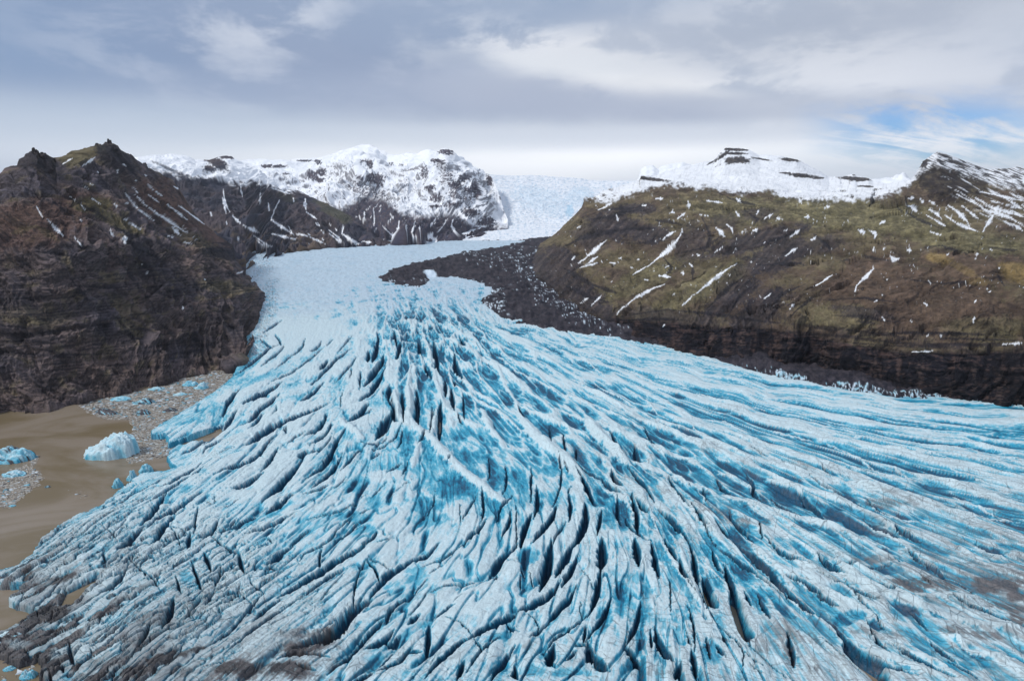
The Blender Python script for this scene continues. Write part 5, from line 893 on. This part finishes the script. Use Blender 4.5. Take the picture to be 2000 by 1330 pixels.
DL = [[(120, 440), (200, 430), (280, 405), (370, 400), 12], [(0, 560), (80, 520), (160, 500), (300, 480), (400, 480), 16], [(270, 545), (400, 540), (480, 500), 10], [(500, 590), (620, 560), (700, 500), 8], [(820, 550), (950, 520), (1000, 500), 10], [(830, 640), (1000, 630), (1060, 640), 8], [(1160, 855), (1280, 860), (1400, 880), (1460, 885), 12], [(1270, 880), (1350, 890), 12],
 [(620, 830), (720, 730), (780, 690), 12], [(700, 880), (760, 780), (850, 700), 8], [(850, 860), (950, 760), (1050, 720), 8], [(960, 880), (1050, 800), (1130, 740), 8], [(250, 860), (450, 830), (650, 850), (850, 880), (1050, 900), 9], [(190, 880), (400, 870), (560, 880), 8], [(1050, 940), (1300, 945), (1500, 930), (1700, 935), (1995, 945), 8], [(1250, 975), (1480, 990), (1700, 985), (1995, 990), 9], [(1400, 960), (1700, 955), (1990, 965), 5],
 [(140, 400), (240, 395), (350, 392), 9], [(1430, 380), (1480, 410), (1560, 450), (1640, 480), 8], [(660, 320), (720, 350), (800, 370), (860, 385), 7], [(770, 390), (840, 440), (820, 470), 7], [(600, 430), (640, 520), (600, 600), 10], [(560, 620), (560, 700), 8], [(430, 600), (470, 650), (440, 690), 8], [(1560, 560), (1640, 555), (1750, 590), 7], [(1080, 500), (1150, 560), (1160, 600), 8], [(340, 440), (460, 450), (540, 470), 9], [(1190, 620), (1300, 600), (1420, 620), 6], [(1500, 700), (1650, 720), (1800, 700), 6], [(1130, 790), (1300, 780), (1450, 800), 6], [(0, 650), (120, 720), (230, 760), 18], [(0, 720), (100, 770), (200, 800), 14], [(1900, 640), (1880, 680), (1910, 730), 7], [(1840, 560), (1995, 580), 6],
 [(1060, 950), (1050, 1070), 16], [(1210, 1000), (1215, 1110), 16], [(1480, 1030), (1485, 1150), 18], [(1600, 1040), (1600, 1180), 10], [(1850, 1080), (1860, 1210), 16], [(1930, 1060), (1940, 1230), 16], [(850, 900), (840, 1000), 14], [(740, 900), (730, 980), 12], [(620, 900), (625, 980), 12], [(900, 880), (905, 1010), 9], [(970, 930), (960, 1050), 9], [(1700, 1040), (1705, 1190), 12]]
dlm = strokes(px, py, DL, T3, .6, 41)
LL = [[(1350, 1040), (1350, 1130), 34], [(1890, 1110), (1890, 1225), 40], [(1130, 990), (1140, 1080), 30], [(640, 920), (640, 1000), 26], [(780, 910), (775, 1000), 22], [(1270, 1020), (1280, 1110), 24], [(1780, 1060), (1780, 1180), 20], [(1540, 1060), (1545, 1160), 20], [(690, 780), (640, 870), 18], [(900, 720), (800, 850), 14], [(1030, 760), (960, 850), 14]]
llm = strokes(px, py, LL, T3, .6, 43)
col_ = lerp(col_, srgb(38, 37, 44), (dlm*.8)[..., None])
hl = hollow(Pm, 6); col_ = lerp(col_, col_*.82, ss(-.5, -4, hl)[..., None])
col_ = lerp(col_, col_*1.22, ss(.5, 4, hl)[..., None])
ye = blobmask(px, py, [(1990, 535, 42, 20, 20), (1835, 505, 24, 10, 10), (1880, 525, 30, 8, 30, .5), (1910, 550, 24, 8, 0, .6)], .25, 24)
col_ = lerp(col_, srgb(142, 122, 80), ye[..., None]*.7)
# the cliff band
clt = np.interp(px, [c[0] for c in ct], [c[1] for c in ct])
cl = ss(-6, 5, py-clt+n_b*8)*ss(1150, 1210, px)
flt = rid(px/16+fbm(px/30, py/30, 2, 361)*.5, py/120, 3, 362)
ccol = lerp(srgb(28, 27, 34), srgb(80, 65, 62), ss(-.1, .6, m_['tr']*.35+n_b*.7+fbm(px/30, py/3, 3, 346)*.6-.5*(flt-.45))[..., None])
col_ = lerp(col_, ccol, cl[..., None])
col_ = lerp(col_, srgb(92, 78, 74), (llm*.6*ss(-.2, .3, fbm(px/12, py/2.5, 3, 347)))[..., None]); col_ = lerp(col_, srgb(24, 24, 32), (dlm*cl*.8)[..., None])
st_ = blobmask(px, py, [(1740, 668, 200, 3, 6), (1700, 650, 120, 2.5, 8), (1900, 672, 120, 3), (1600, 640, 40, 3, 10), (1800, 650, 100, 2)], .5, 25)
col_ = lerp(col_, srgb(42, 38, 42), st_[..., None]*.8)
# snow above
sl_pts = [(0, 340), (130, 352), (180, 372), (260, 345), (330, 322), (440, 290), (560, 300), (700, 315), (800, 325), (900, 310), (960, 345), (1110, 358), (1260, 356), (1350, 354), (1420, 328), (1500, 295), (1530, 255), (1600, 205), (1700, 235), (1800, 265), (1900, 300), (2100, 330), (2600, 400)]
sline = np.interp(px, *zip(*[p[:2] for p in T3(sl_pts)]))
gsn = fbm((px-py*.35)/6, py/12, 4, 381)
sn = ss(-6, 5, sline-py+n_b*17+n_f*5+gsn*5)
rocky = np.maximum(ss(.1, .45, n_b+.3*n_f)*.9*ss(1262, 1230, px), ss(-.02, .28, fbm((py-.42*px)/2.6, (px+py*.4)/26, 4, 382)+.35*n_b+.10)*ss(1780, 1810, px)*.95)
mesa = [(750, 185, 60, 14), (690, 165, 40, 8, -35), (745, 138, 60, 6, 3), (740, 155, 60, 5), (980, 182, 45, 7, 5), (1030, 250, 75, 8, 6), (960, 240, 30, 3), (1270, 265, 70, 9, 5), (1130, 232, 30, 4, 35), (1100, 262, 30, 4), (1310, 298, 30, 4), (340, 262, 30, 7), (395, 268, 60, 6, 5), (1250, 343, 8, 4), (1560, 200, 25, 14, -40), (1650, 165, 30, 6, 20), (1700, 195, 40, 6, 20), (860, 180, 40, 3, 10), (640, 195, 20, 3, -30), (1260, 245, 14, 8)]
mesa = [(1100+b[0]*.45113, 230+b[1]*.45113, b[2]*.46, b[3]*.5)+tuple(b[4:]) for b in mesa]
sn *= 1-np.clip(np.maximum(rocky, blobmask(px, py, mesa, .55, 26)), 0, 1)
dpk = blobmask(px, py, [(1855, 360, 62, 30, 5), (1812, 340, 24, 34), (1900, 350, 40, 14, 25, .8)], .3, 27)
col_ = lerp(col_, lerp(srgb(44, 40, 42), srgb(76, 68, 58), ss(-.2, .5, n_b+n_f*.3)[..., None]), dpk[..., None]*.9)
stq = steepness(Pm, .25, .8); sn = sn*(1-.75*ss(.18, .42, stq-blur(stq, 16)+.35*n_f+.2*gsn)*ss(1800, 1740, px))
rk_above = ss(-6, 5, sline-py+n_b*17+n_f*5+gsn*5)
col_ = lerp(col_, lerp(srgb(50, 50, 60), srgb(84, 80, 78), ss(-.3, .3, n_f)[..., None]), (rk_above*.9)[..., None])
SR = [[(65, 630), (120, 590), (185, 530), 11], [(95, 640), (150, 600), 9], [(70, 650), (150, 628), 6], [(380, 635), (420, 600), (460, 570), (500, 520), (515, 490), 15], [(380, 635), (300, 680), 4], [(515, 810), (560, 775), (620, 725), (690, 670), (755, 630), 10], [(230, 855), (260, 820), (320, 775), (390, 740), (440, 720), 9], [(660, 475), (680, 495), (705, 520), 14], [(705, 460), (730, 480), (735, 500), 7], [(430, 530), (450, 510), (485, 492), 8], [(515, 480), (518, 500), 7], [(495, 440), (530, 410), 8], [(540, 360), (545, 395), 12], [(590, 420), (630, 425), 6], [(750, 350), (770, 365), 12], [(745, 405), (765, 430), 7], [(870, 440), (905, 415), 6], [(835, 420), (850, 400), 6],
 [(960, 600), (990, 580), (1015, 563), 9], [(1070, 530), (1095, 515), 7], [(985, 515), (1025, 483), 8], [(1085, 730), (1130, 705), (1165, 680), 6], [(1262, 755), (1270, 725), (1310, 690), (1345, 655), (1340, 640), 11], [(1345, 560), (1345, 580), 12], [(1410, 595), (1430, 612), (1455, 610), 14], [(1275, 485), (1300, 495), (1300, 510), 15], [(1320, 485), (1350, 500), (1348, 525), 11], [(1370, 460), (1395, 445), 10], [(1485, 572), (1510, 575), 11], [(1045, 430), (1070, 430), 11], [(1130, 390), (1155, 385), 12], [(230, 420), (240, 450), 7], [(410, 683), (465, 690), 11], [(510, 672), (528, 675), 11], [(870, 785), (900, 760), 6], [(980, 830), (1000, 805), 7], [(120, 815), (165, 770), 6], [(75, 805), (110, 780), 6],
 [(1775, 890), (1780, 860), 7], [(1778, 800), (1790, 790), 8], [(1900, 980), (1990, 975), 6], [(430, 905), (440, 895), 6], [(820, 490), (840, 480), 7], [(620, 360), (690, 368), 6], [(400, 352), (430, 348), 7], [(340, 380), (362, 380), 6], [(1485, 380), (1510, 385), (1540, 415), 14], [(1490, 350), (1525, 350), 12], [(1545, 350), (1560, 370), 9], [(1570, 390), (1610, 410), (1640, 440), 9], [(1570, 420), (1620, 450), (1665, 475), 6], [(1650, 420), (1700, 455), (1760, 480), (1800, 495), 10], [(1665, 380), (1700, 400), (1750, 450), (1760, 475), 13], [(1585, 360), (1610, 375), 7], [(1725, 380), (1800, 440), 7], [(1760, 350), (1830, 400), (1930, 430), (1995, 470), 11], [(1780, 345), (1860, 390), (1995, 430), 11],
 [(1840, 430), (1865, 420), (1850, 445), (1815, 495), 12], [(1900, 340), (1995, 400), 10], [(1940, 455), (1990, 490), 11], [(1850, 360), (1990, 395), 6], [(1580, 490), (1640, 510), 5], [(880, 295), (930, 320), (970, 350), 12], [(1020, 345), (1030, 370), 10], [(1090, 330), (1115, 345), 11], [(800, 310), (830, 320), 9], [(1800, 320), (1990, 360), 8], [(1700, 330), (1800, 380), 5], [(35, 615), (55, 600), 6], [(100, 590), (115, 600), 5], [(200, 628), (230, 630), 5], [(290, 645), (300, 650), 6], [(320, 615), (330, 612), 6], [(580, 590), (590, 600), 6], [(545, 630), (560, 645), 6], [(655, 585), (690, 560), 4], [(770, 495), (810, 485), 4], [(925, 435), (940, 440), 8], [(955, 490), (970, 487), 6], [(1560, 800), (1580, 815), 6], [(1345, 800), (1360, 790), 5], [(1380, 765), (1384, 770), 6], [(1660, 590), (1665, 594), 9], [(1780, 590), (1800, 592), 7], [(1885, 650), (1890, 655), 7], [(1840, 755), (1850, 750), 5], [(1690, 735), (1695, 740), 5], [(1400, 700), (1405, 703), 6], [(1385, 565), (1390, 570), 10], [(1850, 570), (1860, 575), 5], [(1570, 945), (1585, 940), 5], [(1625, 938), (1640, 940), 4], [(1500, 880), (1510, 882), 4], [(1380, 860), (1390, 880), 5], [(1510, 1015), (1600, 1010), 4], [(470, 770), (485, 762), 5], [(440, 650), (460, 640), 4], [(350, 700), (370, 705), 5], [(240, 610), (250, 605), 5], [(150, 400), (190, 385), 6], [(180, 380), (210, 370), 8], [(60, 480), (75, 470), 5]]
sn = np.maximum(sn*rk_above**.3, strokes(px, py, SR, T3, .451, 15))
hl2 = ss(.5, 4, hollow(Pm, 8)); 
speck = ss(.62, .75, fbm(px/7, py/4, 3, 349)+.15*n_a)*ss(640, 560, py)*ss(1030, 1100, px)
sn = np.maximum(sn, speck)
sp2 = ss(.40, .50, fbm((px-py*.2+fbm(px/20, py/20, 2, 371)*8)/3.2, (px*.3+py)/11, 3, 372)+.12*n_a)*ss(370, 400, py)*ss(620, 540, py)*ss(1060, 1120, px)*ss(.0, .3, fbm(px/45, py/30, 3, 373))
sn = np.maximum(sn, sp2)
flank = ss(.18, .42, fbm((px*.5-py)/6, (px+py*.5)/60, 3, 350))*blobmask(px, py, [(1940, 385, 90, 40, 25)], .4, 28)
sn = np.maximum(sn, flank)
col_ = lerp(col_, SNOW, np.clip(sn, 0, 1)[..., None])
gs = fbm((px+py*.3)/4, py/14, 4, 375)
col_ = np.where(((sn > .6) & (py < 400))[..., None], col_*(1-.16*ss(0, .5, gs))[..., None], col_)
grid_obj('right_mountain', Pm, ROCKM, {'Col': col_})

# ------------------------------------------------------------------ moraine
mx = np.arange(690, 2300, 1.8); my = np.concatenate([np.arange(466, 600, 1.0), np.arange(600, 900, 1.6)])
QX, QY = np.meshgrid(mx, my)
Pm = ground(QX, QY); X_, Y_ = Pm[..., 0], Pm[..., 1]
sdm = poly_sd(QX+fbm(QX/9, QY/5, 3, 401)*7, QY+fbm(QX/12, QY/6, 3, 402)*4, MPOLY)
hm = ss(-3, 22, sdm)
n_a = fbm(X_/60, Y_/90, 5, 403, .6); n_b = rid(X_/35, Y_/60, 4, 404)
# a shallow trough separates the medial ridge from the mountain foot
Pm[..., 2] += -6+hm*(9+13*n_a+10*n_b*ss(0, 30, sdm))+ss(640, 480, QY)*6*hm+1.2*fbm(X_/8, Y_/10, 4, 405)*hm
px, py = proj(Pm)
n1_ = fbm(QX/14, QY/6, 5, 406, .6); n2_ = fbm((QX-QY*.6)/5, QY/3, 4, 407, .6)
col_ = lerp(srgb(34, 34, 43), srgb(64, 60, 66), ss(-.4, .4, n1_+n2_*.5)[..., None])
snz = np.zeros(QX.shape)
for (x, y, rx, ry, an, st) in [(1100, 585, 130, 36, 35, .62), (900, 500, 50, 6, -10, .45), (1000, 515, 90, 16, 0, .5), (1010, 540, 80, 14, 20, .4), (930, 570, 40, 10, 5, .9), (820, 552, 20, 4, 10, .6), (1380, 705, 70, 5, 15, .9), (1300, 688, 30, 5, 12, .9), (1560, 745, 60, 5, 15, .95), (1680, 762, 70, 5, 8, .9), (1800, 772, 70, 5, 5, .8), (1900, 785, 60, 5, 5, .7), (1480, 725, 50, 4, 14, .5), (1150, 640, 60, 10, 25, .25), (960, 600, 20, 12, 30, .7)]:
    snz = np.maximum(snz, blobmask(QX, QY, [(x, y, rx, ry, an)], .3, 31)*st)
n3_ = fbm((QX+QY*.8)/3.2, (QY-QX*.3)/2.2, 3, 408)
sn = ss(.56, .74, snz*.66+.5*n2_+.35*n1_+.6*n3_)*ss(.1, .3, snz)
sn = np.maximum(sn, ss(.44, .58, n3_*.8+n2_*.35+.3*n1_-.08)*ss(720, 620, QY))
sn = np.maximum(sn, ss(.25, .5, fbm((QX+QY*.3)/18, QY/2.6, 4, 409)+.3*n3_)*blobmask(QX, QY, [(870, 565, 130, 16, 3), (960, 590, 50, 22, 35), (780, 560, 50, 8, 5), (1000, 500, 100, 14, 0, .7)], .4, 33))
sn = np.maximum(sn, blobmask(QX, QY, [(840, 540, 12, 6, 10)], .3, 32))
col_ = lerp(col_, lerp(srgb(205, 222, 236), srgb(150, 196, 214), ss(1250, 1350, QX)[..., None]*ss(-.2, .4, n1_)[..., None]), sn[..., None])
MOR = land_material('moraine_rubble', .8, .08, var=.4)
grid_obj('moraine', Pm, MOR, {'Col': col_}, (sdm > -12))

# ------------------------------------------------------------------ rock towers on the left-hand summits
def rock_tower(px_, py_, Yd, hpx, wpx, seed, label, spikes):
    base = at(px_, py_, Yd); mp_ = Yd/F*1.02; H_ = hpx*mp_; W_ = wpx*mp_
    u = np.linspace(-1.15, 1.15, 60); v = np.linspace(-1.0, 1.0, 36); U_, V_ = np.meshgrid(u, v)
    r_ = np.hypot(U_, V_)+.3*fbm(U_*2, V_*2, 3, seed)
    h = .25*ss(1, .4, r_)
    for (x, y, w_, hh) in spikes: h = np.maximum(h, hh*ss(1.5, .35, np.hypot((U_-x)/w_, (V_-y)/(w_*1.6))+.5*fbm(U_*7, V_*7, 2, seed+2)))
    h += .10*fbm(U_*5, V_*5, 4, seed+4)*ss(0, .2, h)
    Pb = np.stack([base[0]+U_*W_*.5, base[1]+V_*W_*.5, base[2]-.35*H_+h*H_*1.3-.8*H_*ss(.8, 1.1, r_)], -1)
    cc = lerp(srgb(52, 49, 54), srgb(86, 78, 74), ss(-.3, .4, fbm(U_*4, V_*4+h*6, 4, seed+6))[..., None])
    o = grid_obj('rock_tower', Pb[::-1], ROCKM, {'Col': cc[::-1]}, kind=None)
    tag(o, label, 'rock', 'rock towers on the left summits'); return o
rock_tower(68, 298, 1178, 9, 20, 3, 'small dark rock tower on the lower left summit', [(-.1, 0, .22, 1.0), (.35, 0, .25, .7), (-.5, 0, .3, .45)])
rock_tower(213, 281, 1498, 9, 24, 5, 'twin pointed rock tower on the higher brown summit', [(0, 0, .16, 1.0), (.28, 0, .13, .85), (-.35, 0, .3, .5)])
rock_tower(85, 302, 1182, 6, 16, 9, 'low broken crag just right of the lower summit tower', [(-.3, 0, .3, .8), (.3, 0, .3, .6)])
rock_tower(192, 284, 1500, 5, 16, 11, 'low crag left of the twin pointed tower', [(-.2, 0, .35, .8), (.4, 0, .25, .6)])

# ------------------------------------------------------------------ icebergs in the lagoon
def berg(px_, py_, wpx, hpx, seed, label, group, peaks, dark=0.0, blue=.3, dep=.7, rot=0.0, name='iceberg', n_=70):
    """px_, py_: middle of the waterline; peaks: (x, y, half width, height 0..1, sharpness)"""
    g = ground(px_, py_, water_fn); mp_ = math.hypot(g[1], HC-WATER)/F
    Wd, Hh = wpx*mp_*.5, hpx*mp_
    u = np.linspace(-1.3, 1.3, n_); v = np.linspace(-1.3, 1.3, int(n_*.7)); U_, V_ = np.meshgrid(u, v)
    an = np.arctan2(V_, U_); r_ = np.hypot(U_, V_)+.22*fbm(np.cos(an)*1.6+seed, np.sin(an)*1.6, 3, seed)+.10*fbm(U_*5, V_*5, 3, seed+1)
    ins_ = ss(1.0, .86, r_); h = .16+.10*fbm(U_*2, V_*2, 3, seed+2)
    for (x, y, w_, hh, shp) in peaks:
        d_ = np.hypot((U_-x+.15*fbm(U_*3, V_*3, 3, seed+13))/w_, (V_-y)/(w_*1.3))+.16*fbm(U_*4, V_*4, 3, seed+15); h = np.maximum(h, hh*np.clip(1.55*(1-d_), 0, 1)**shp*(.82+.28*U_+.16*fbm(U_*2.2, V_*2.2, 3, seed+21)))
    st = rid((U_*.5+V_*1.4)*2.2, (U_-V_)*.5, 4, seed+3)
    h = h*(.86+.22*st)+.09*fbm(U_*6, V_*6, 4, seed+5)
    z = WATER-2.5+ins_*(2.5+np.maximum(h, .03)*Hh)
    ca, sa = math.cos(rot), math.sin(rot); lx, ly = U_*Wd, V_*Wd*dep
    root = np.array([g[0], g[1], 0]); Pb = np.stack([lx*ca-ly*sa, lx*sa+ly*ca, z], -1)+root
    t_ = blue+.25*ss(.25, .6, np.abs(fbm((U_*.3+V_)*3+Wd, U_*.4, 3, seed+17)))+.7*(.55-st)+.4*fbm(U_*3, V_*3, 4, seed+7)+.25*ss(.35, .0, h)
    cc = ramp(t_, [(0, white*1.05), (.25, srgb(190, 222, 234)*.92), (.55, srgb(120, 190, 212)), (1, cyan)])
    dk_ = ss(.05, .3, fbm((U_*.6+V_)*3.5, (U_-V_)*.8, 4, seed+9)+dark-.45)*ss(.05, .15, dark)
    cc = lerp(cc, lerp(srgb(46, 46, 54), srgb(92, 90, 96), ss(-.2, .4, fbm(U_*9, V_*9, 3, seed+11))[..., None]), dk_[..., None])
    o = grid_obj(name, Pb[::-1], ICE, {'Col': cc[::-1], 'fu': (U_*.3)[::-1], 'fv': V_[::-1], 'crack': (0*U_+.25)[::-1]}, (ins_ > .02)[::-1], kind=None)
    tag(o, label, 'iceberg', group); return o
BG_ = 'icebergs floating in the brown lagoon'
berg(218, 886, 106, 47, 11, 'tall white and pale blue iceberg with a high blunt peak, alone in the brown water', BG_, [(.22, .1, .85, .85, .45), (-.3, 0, .95, .5, .5), (.1, -.5, .9, .4, .6)], 0, .22, .55, 0, n_=110)
berg(24, 896, 92, 30, 12, 'bright blue iceberg striped with black ash at the left edge of the lagoon', BG_, [(-.3, .2, .8, .9, .8), (.3, 0, .7, .7, .9)], .55, .5, .5, n_=90)
berg(28, 927, 48, 14, 13, 'small white and blue iceberg with a dark top just below the striped one', BG_, [(0, 0, .9, .7, 1)], .35, .4, .5)
berg(208, 806, 56, 12, 14, 'long flat black iceberg at the edge of the open brown water', BG_, [(-.3, .1, .8, .8, 1), (.4, 0, .6, .5, 1)], .85, .4, .4, -.35)
berg(279, 787, 46, 12, 15, 'dark grey banded iceberg low against the cliff foot', BG_, [(.2, 0, .9, .8, 1)], .6, .5, .5)
berg(236, 780, 46, 9, 16, 'flat blue grey iceberg between the cliff and the dark banded one', BG_, [(0, 0, .9, .7, 1)], .3, .5, .5)
berg(280, 807, 36, 11, 17, 'small blackened iceberg in the brash ice below the dark banded one', BG_, [(0, 0, .9, .8, 1)], .7, .5, .5, -.3)
berg(333, 802, 30, 9, 18, 'small black iceberg touching the blue ice front', BG_, [(0, 0, .9, .7, 1)], .9, .4, .5)
berg(372, 752, 34, 12, 19, 'bright blue iceberg with a toppled top in the far brash ice', BG_, [(-.2, 0, .7, .9, 1), (.5, 0, .5, .6, 1)], 0, .55, .6)
berg(394, 758, 30, 14, 20, 'pale blue iceberg nearest the ice front at the far end of the lagoon', BG_, [(.1, 0, .8, .9, 1)], 0, .4, .6)
berg(352, 771, 30, 7, 21, 'low pale iceberg amid the brash below the two far blue ones', BG_, [(0, 0, .9, .7, 1)], .1, .35, .5)
berg(305, 760, 34, 7, 22, 'low grey iceberg close under the dark cliff', BG_, [(0, 0, .9, .7, 1)], .4, .4, .5)
berg(259, 936, 22, 24, 23, 'slim blue ice spire standing at the glacier edge', 'ice spires at the glacier edge', [(0.1, 0, .7, .9, .9), (-.45, 0, .6, .5, .7)], 0, .5, .8)
berg(230, 950, 22, 18, 24, 'shorter blue grey ice spire left of the slim one', 'ice spires at the glacier edge', [(0, 0, .8, 1, .8)], .3, .6, .8)
berg(286, 921, 28, 18, 25, 'broad blunt ice spire right of the slim one', 'ice spires at the glacier edge', [(-.1, 0, .8, 1, .7), (.5, 0, .5, .6, 1)], .1, .55, .8)
berg(52, 948, 12, 4, 26, 'small pale blue floe right of the striped iceberg\'s brash', BG_, [(0, 0, .9, .7, 1)], 0, .5, .5)
berg(93, 951, 13, 5, 27, 'tiny dark grey iceberg alone on the open brown water', BG_, [(0, 0, .9, .7, 1)], .8, .4, .5)
berg(24, 988, 15, 4, 28, 'tiny blue floe at the lower end of the left brash patch', BG_, [(0, 0, .9, .7, 1)], 0, .6, .5)
berg(12, 957, 12, 5, 34, 'tiny dark floe at the left edge of the photo under the small white iceberg', BG_, [(0, 0, .9, .7, 1)], .7, .4, .5)
berg(18, 1252, 68, 22, 29, 'large white ice block streaked with black dirt at the lower left glacier tip', BG_, [(-.2, 0, .9, .8, .6), (.4, 0, .6, .7, .7)], .5, .15, .5, -.1, n_=90)
berg(18, 1306, 24, 7, 30, 'small blue and white iceberg in the lower left bay', BG_, [(0, 0, .9, .8, 1)], .1, .6, .5)
berg(56, 1320, 32, 16, 31, 'round blue hollowed iceberg in the lower left corner bay', BG_, [(-.3, 0, .6, .9, 1), (.4, 0, .6, .8, 1)], .15, .55, .6)
berg(50, 1284, 9, 4, 32, 'tiny blue floe above the hollowed iceberg', BG_, [(0, 0, .9, .7, 1)], 0, .4, .6)
# ------------------------------------------------------------------ brash ice: nobody could count it
rng = np.random.default_rng(7)
zones = [([(150, 790), (210, 776), (270, 765), (340, 744), (400, 729), (450, 717), (480, 722), (455, 752), (410, 780), (375, 800), (348, 812), (320, 832), (340, 850), (345, 868), (335, 890), (250, 905), (262, 850), (258, 820), (200, 818)], 9000, .85),
         ([(60, 880), (75, 895), (68, 910), (40, 912), (0, 930), (-20, 960), (-20, 985), (20, 992), (50, 965), (85, 935), (62, 912)], 900, .8),
         ([(330, 862), (430, 826), (420, 838), (350, 862), (330, 880)], 120, 1.0), ([(-10, 1262), (60, 1275), (70, 1330), (-10, 1335)], 60, .9), ([(130, 955), (175, 960), (165, 975), (140, 970)], 25, .7)]
Vs, Fs, Cs = [], [], []; cnt = 0
for poly, n_, k_ in zones:
    pa = np.array(poly, float); xs = rng.uniform(pa[:, 0].min(), pa[:, 0].max(), n_*4); ys = rng.uniform(pa[:, 1].min(), pa[:, 1].max(), n_*4)
    ok = inside(xs, ys, poly); xs, ys = xs[ok][:n_], ys[ok][:n_]
    g = ground(xs, ys, water_fn)
    for j in range(len(xs)):
        sz = (.5+3.4*rng.random()**4)*k_*(1+.4*(ys[j] < 800)); m = 6; a_ = np.sort(rng.uniform(0, 2*np.pi, m)); rr = sz*rng.uniform(.6, 1.1, m); hh = .12+.28*sz*rng.random()
        st_ = rng.uniform(.5, 1)
        bot = np.stack([g[j, 0]+np.cos(a_)*rr, g[j, 1]+np.sin(a_)*rr*st_, np.full(m, WATER-.3)], 1)
        top = bot.copy(); top[:, :2] = g[j, :2]+(bot[:, :2]-g[j, :2])*.75; top[:, 2] = WATER+hh*rng.uniform(.5, 1.2, m)
        Vs.append(bot); Vs.append(top)
        for q in range(m): Fs.append((cnt+q, cnt+(q+1) % m, cnt+m+(q+1) % m, cnt+m+q))
        Fs.append(tuple(range(cnt+m, cnt+2*m))); cnt += 2*m
        c_ = [srgb(150, 142, 132), srgb(186, 188, 186), srgb(206, 218, 226), srgb(120, 176, 196), srgb(78, 78, 84)][rng.choice(5, p=[.42, .27, .16, .07, .08])]
        Cs.append(np.tile(np.r_[c_*rng.uniform(.7, 1), 1], (2*m, 1)))
for poly in (zones[0][0], zones[1][0], zones[2][0]):
    pa = np.array(poly, float); ax = np.arange(pa[:, 0].min()-5, pa[:, 0].max()+5, 1.6); ay = np.arange(pa[:, 1].min()-5, pa[:, 1].max()+5, 1.2)
    AX, AY = np.meshgrid(ax, ay); sd2 = poly_sd(AX+fbm(AX/14, AY/9, 4, 601)*14, AY+fbm(AX/14, AY/9, 4, 602)*9, poly)
    g = ground(AX, AY, water_fn); g[..., 2] = WATER+.06+.10*np.clip(fbm(AX/4, AY/3, 3, 603)+.2, 0, 1)
    v1 = ss(-.2, .35, fbm(AX/5, AY/2.4, 4, 604, .65)+.5*fbm(AX/1.7, AY/1.4, 2, 605))[..., None]
    cc = lerp(srgb(112, 102, 90), srgb(172, 168, 160), v1); cc = lerp(cc, srgb(84, 82, 82), ss(.25, .5, fbm(AX/12, AY/3, 4, 606))[..., None]*.7)
    o = grid_obj('ice_slush', g, ICE, {'Col': cc, 'fu': AX*.01, 'fv': AY*.01, 'crack': 0*AX}, sd2 > 0, kind=None)
    tag(o, 'grey slush of ground ice and silt between the floating blocks', 'slush', None, 'stuff')
me = bpy.data.meshes.new('brash_ice'); me.from_pydata(np.concatenate(Vs).tolist(), [], Fs)
a_ = me.attributes.new('Col', 'FLOAT_COLOR', 'POINT'); a_.data.foreach_set('color', np.concatenate(Cs).astype(np.float32).ravel())
me.materials.append(ICE); o = bpy.data.objects.new('brash_ice', me); S.collection.objects.link(o)
tag(o, 'grey and white ice rubble floating thickly between the cliff and the ice front', 'brash ice', None, 'stuff')

# ------------------------------------------------------------------ haze: the damp air of the valley
hm_ = bpy.data.materials.new('valley_haze'); hm_.use_nodes = True; t = NT(hm_.node_tree)
pv_ = t.n('ShaderNodeVolumePrincipled'); pv_.inputs['Color'].default_value = (.80, .88, 1, 1); pv_.inputs['Density'].default_value = 1.8e-5; pv_.inputs['Anisotropy'].default_value = .2
ov = t.n('ShaderNodeOutputMaterial'); t.t.links.new(pv_.outputs[0], ov.inputs['Volume'])
x0, x1, y0, y1, z0, z1 = -20500, 20500, -17500, 23500, -62, 1400
me = bpy.data.meshes.new('haze')
me.from_pydata([(x, y, z) for z in (z0, z1) for y in (y0, y1) for x in (x0, x1)], [], [(0, 2, 3, 1), (4, 5, 7, 6), (0, 1, 5, 4), (2, 6, 7, 3), (0, 4, 6, 2), (1, 3, 7, 5)])
me.materials.append(hm_); o = bpy.data.objects.new('haze', me); S.collection.objects.link(o)
tag(o, 'thin blue haze filling the valley air', 'haze', None, 'stuff')
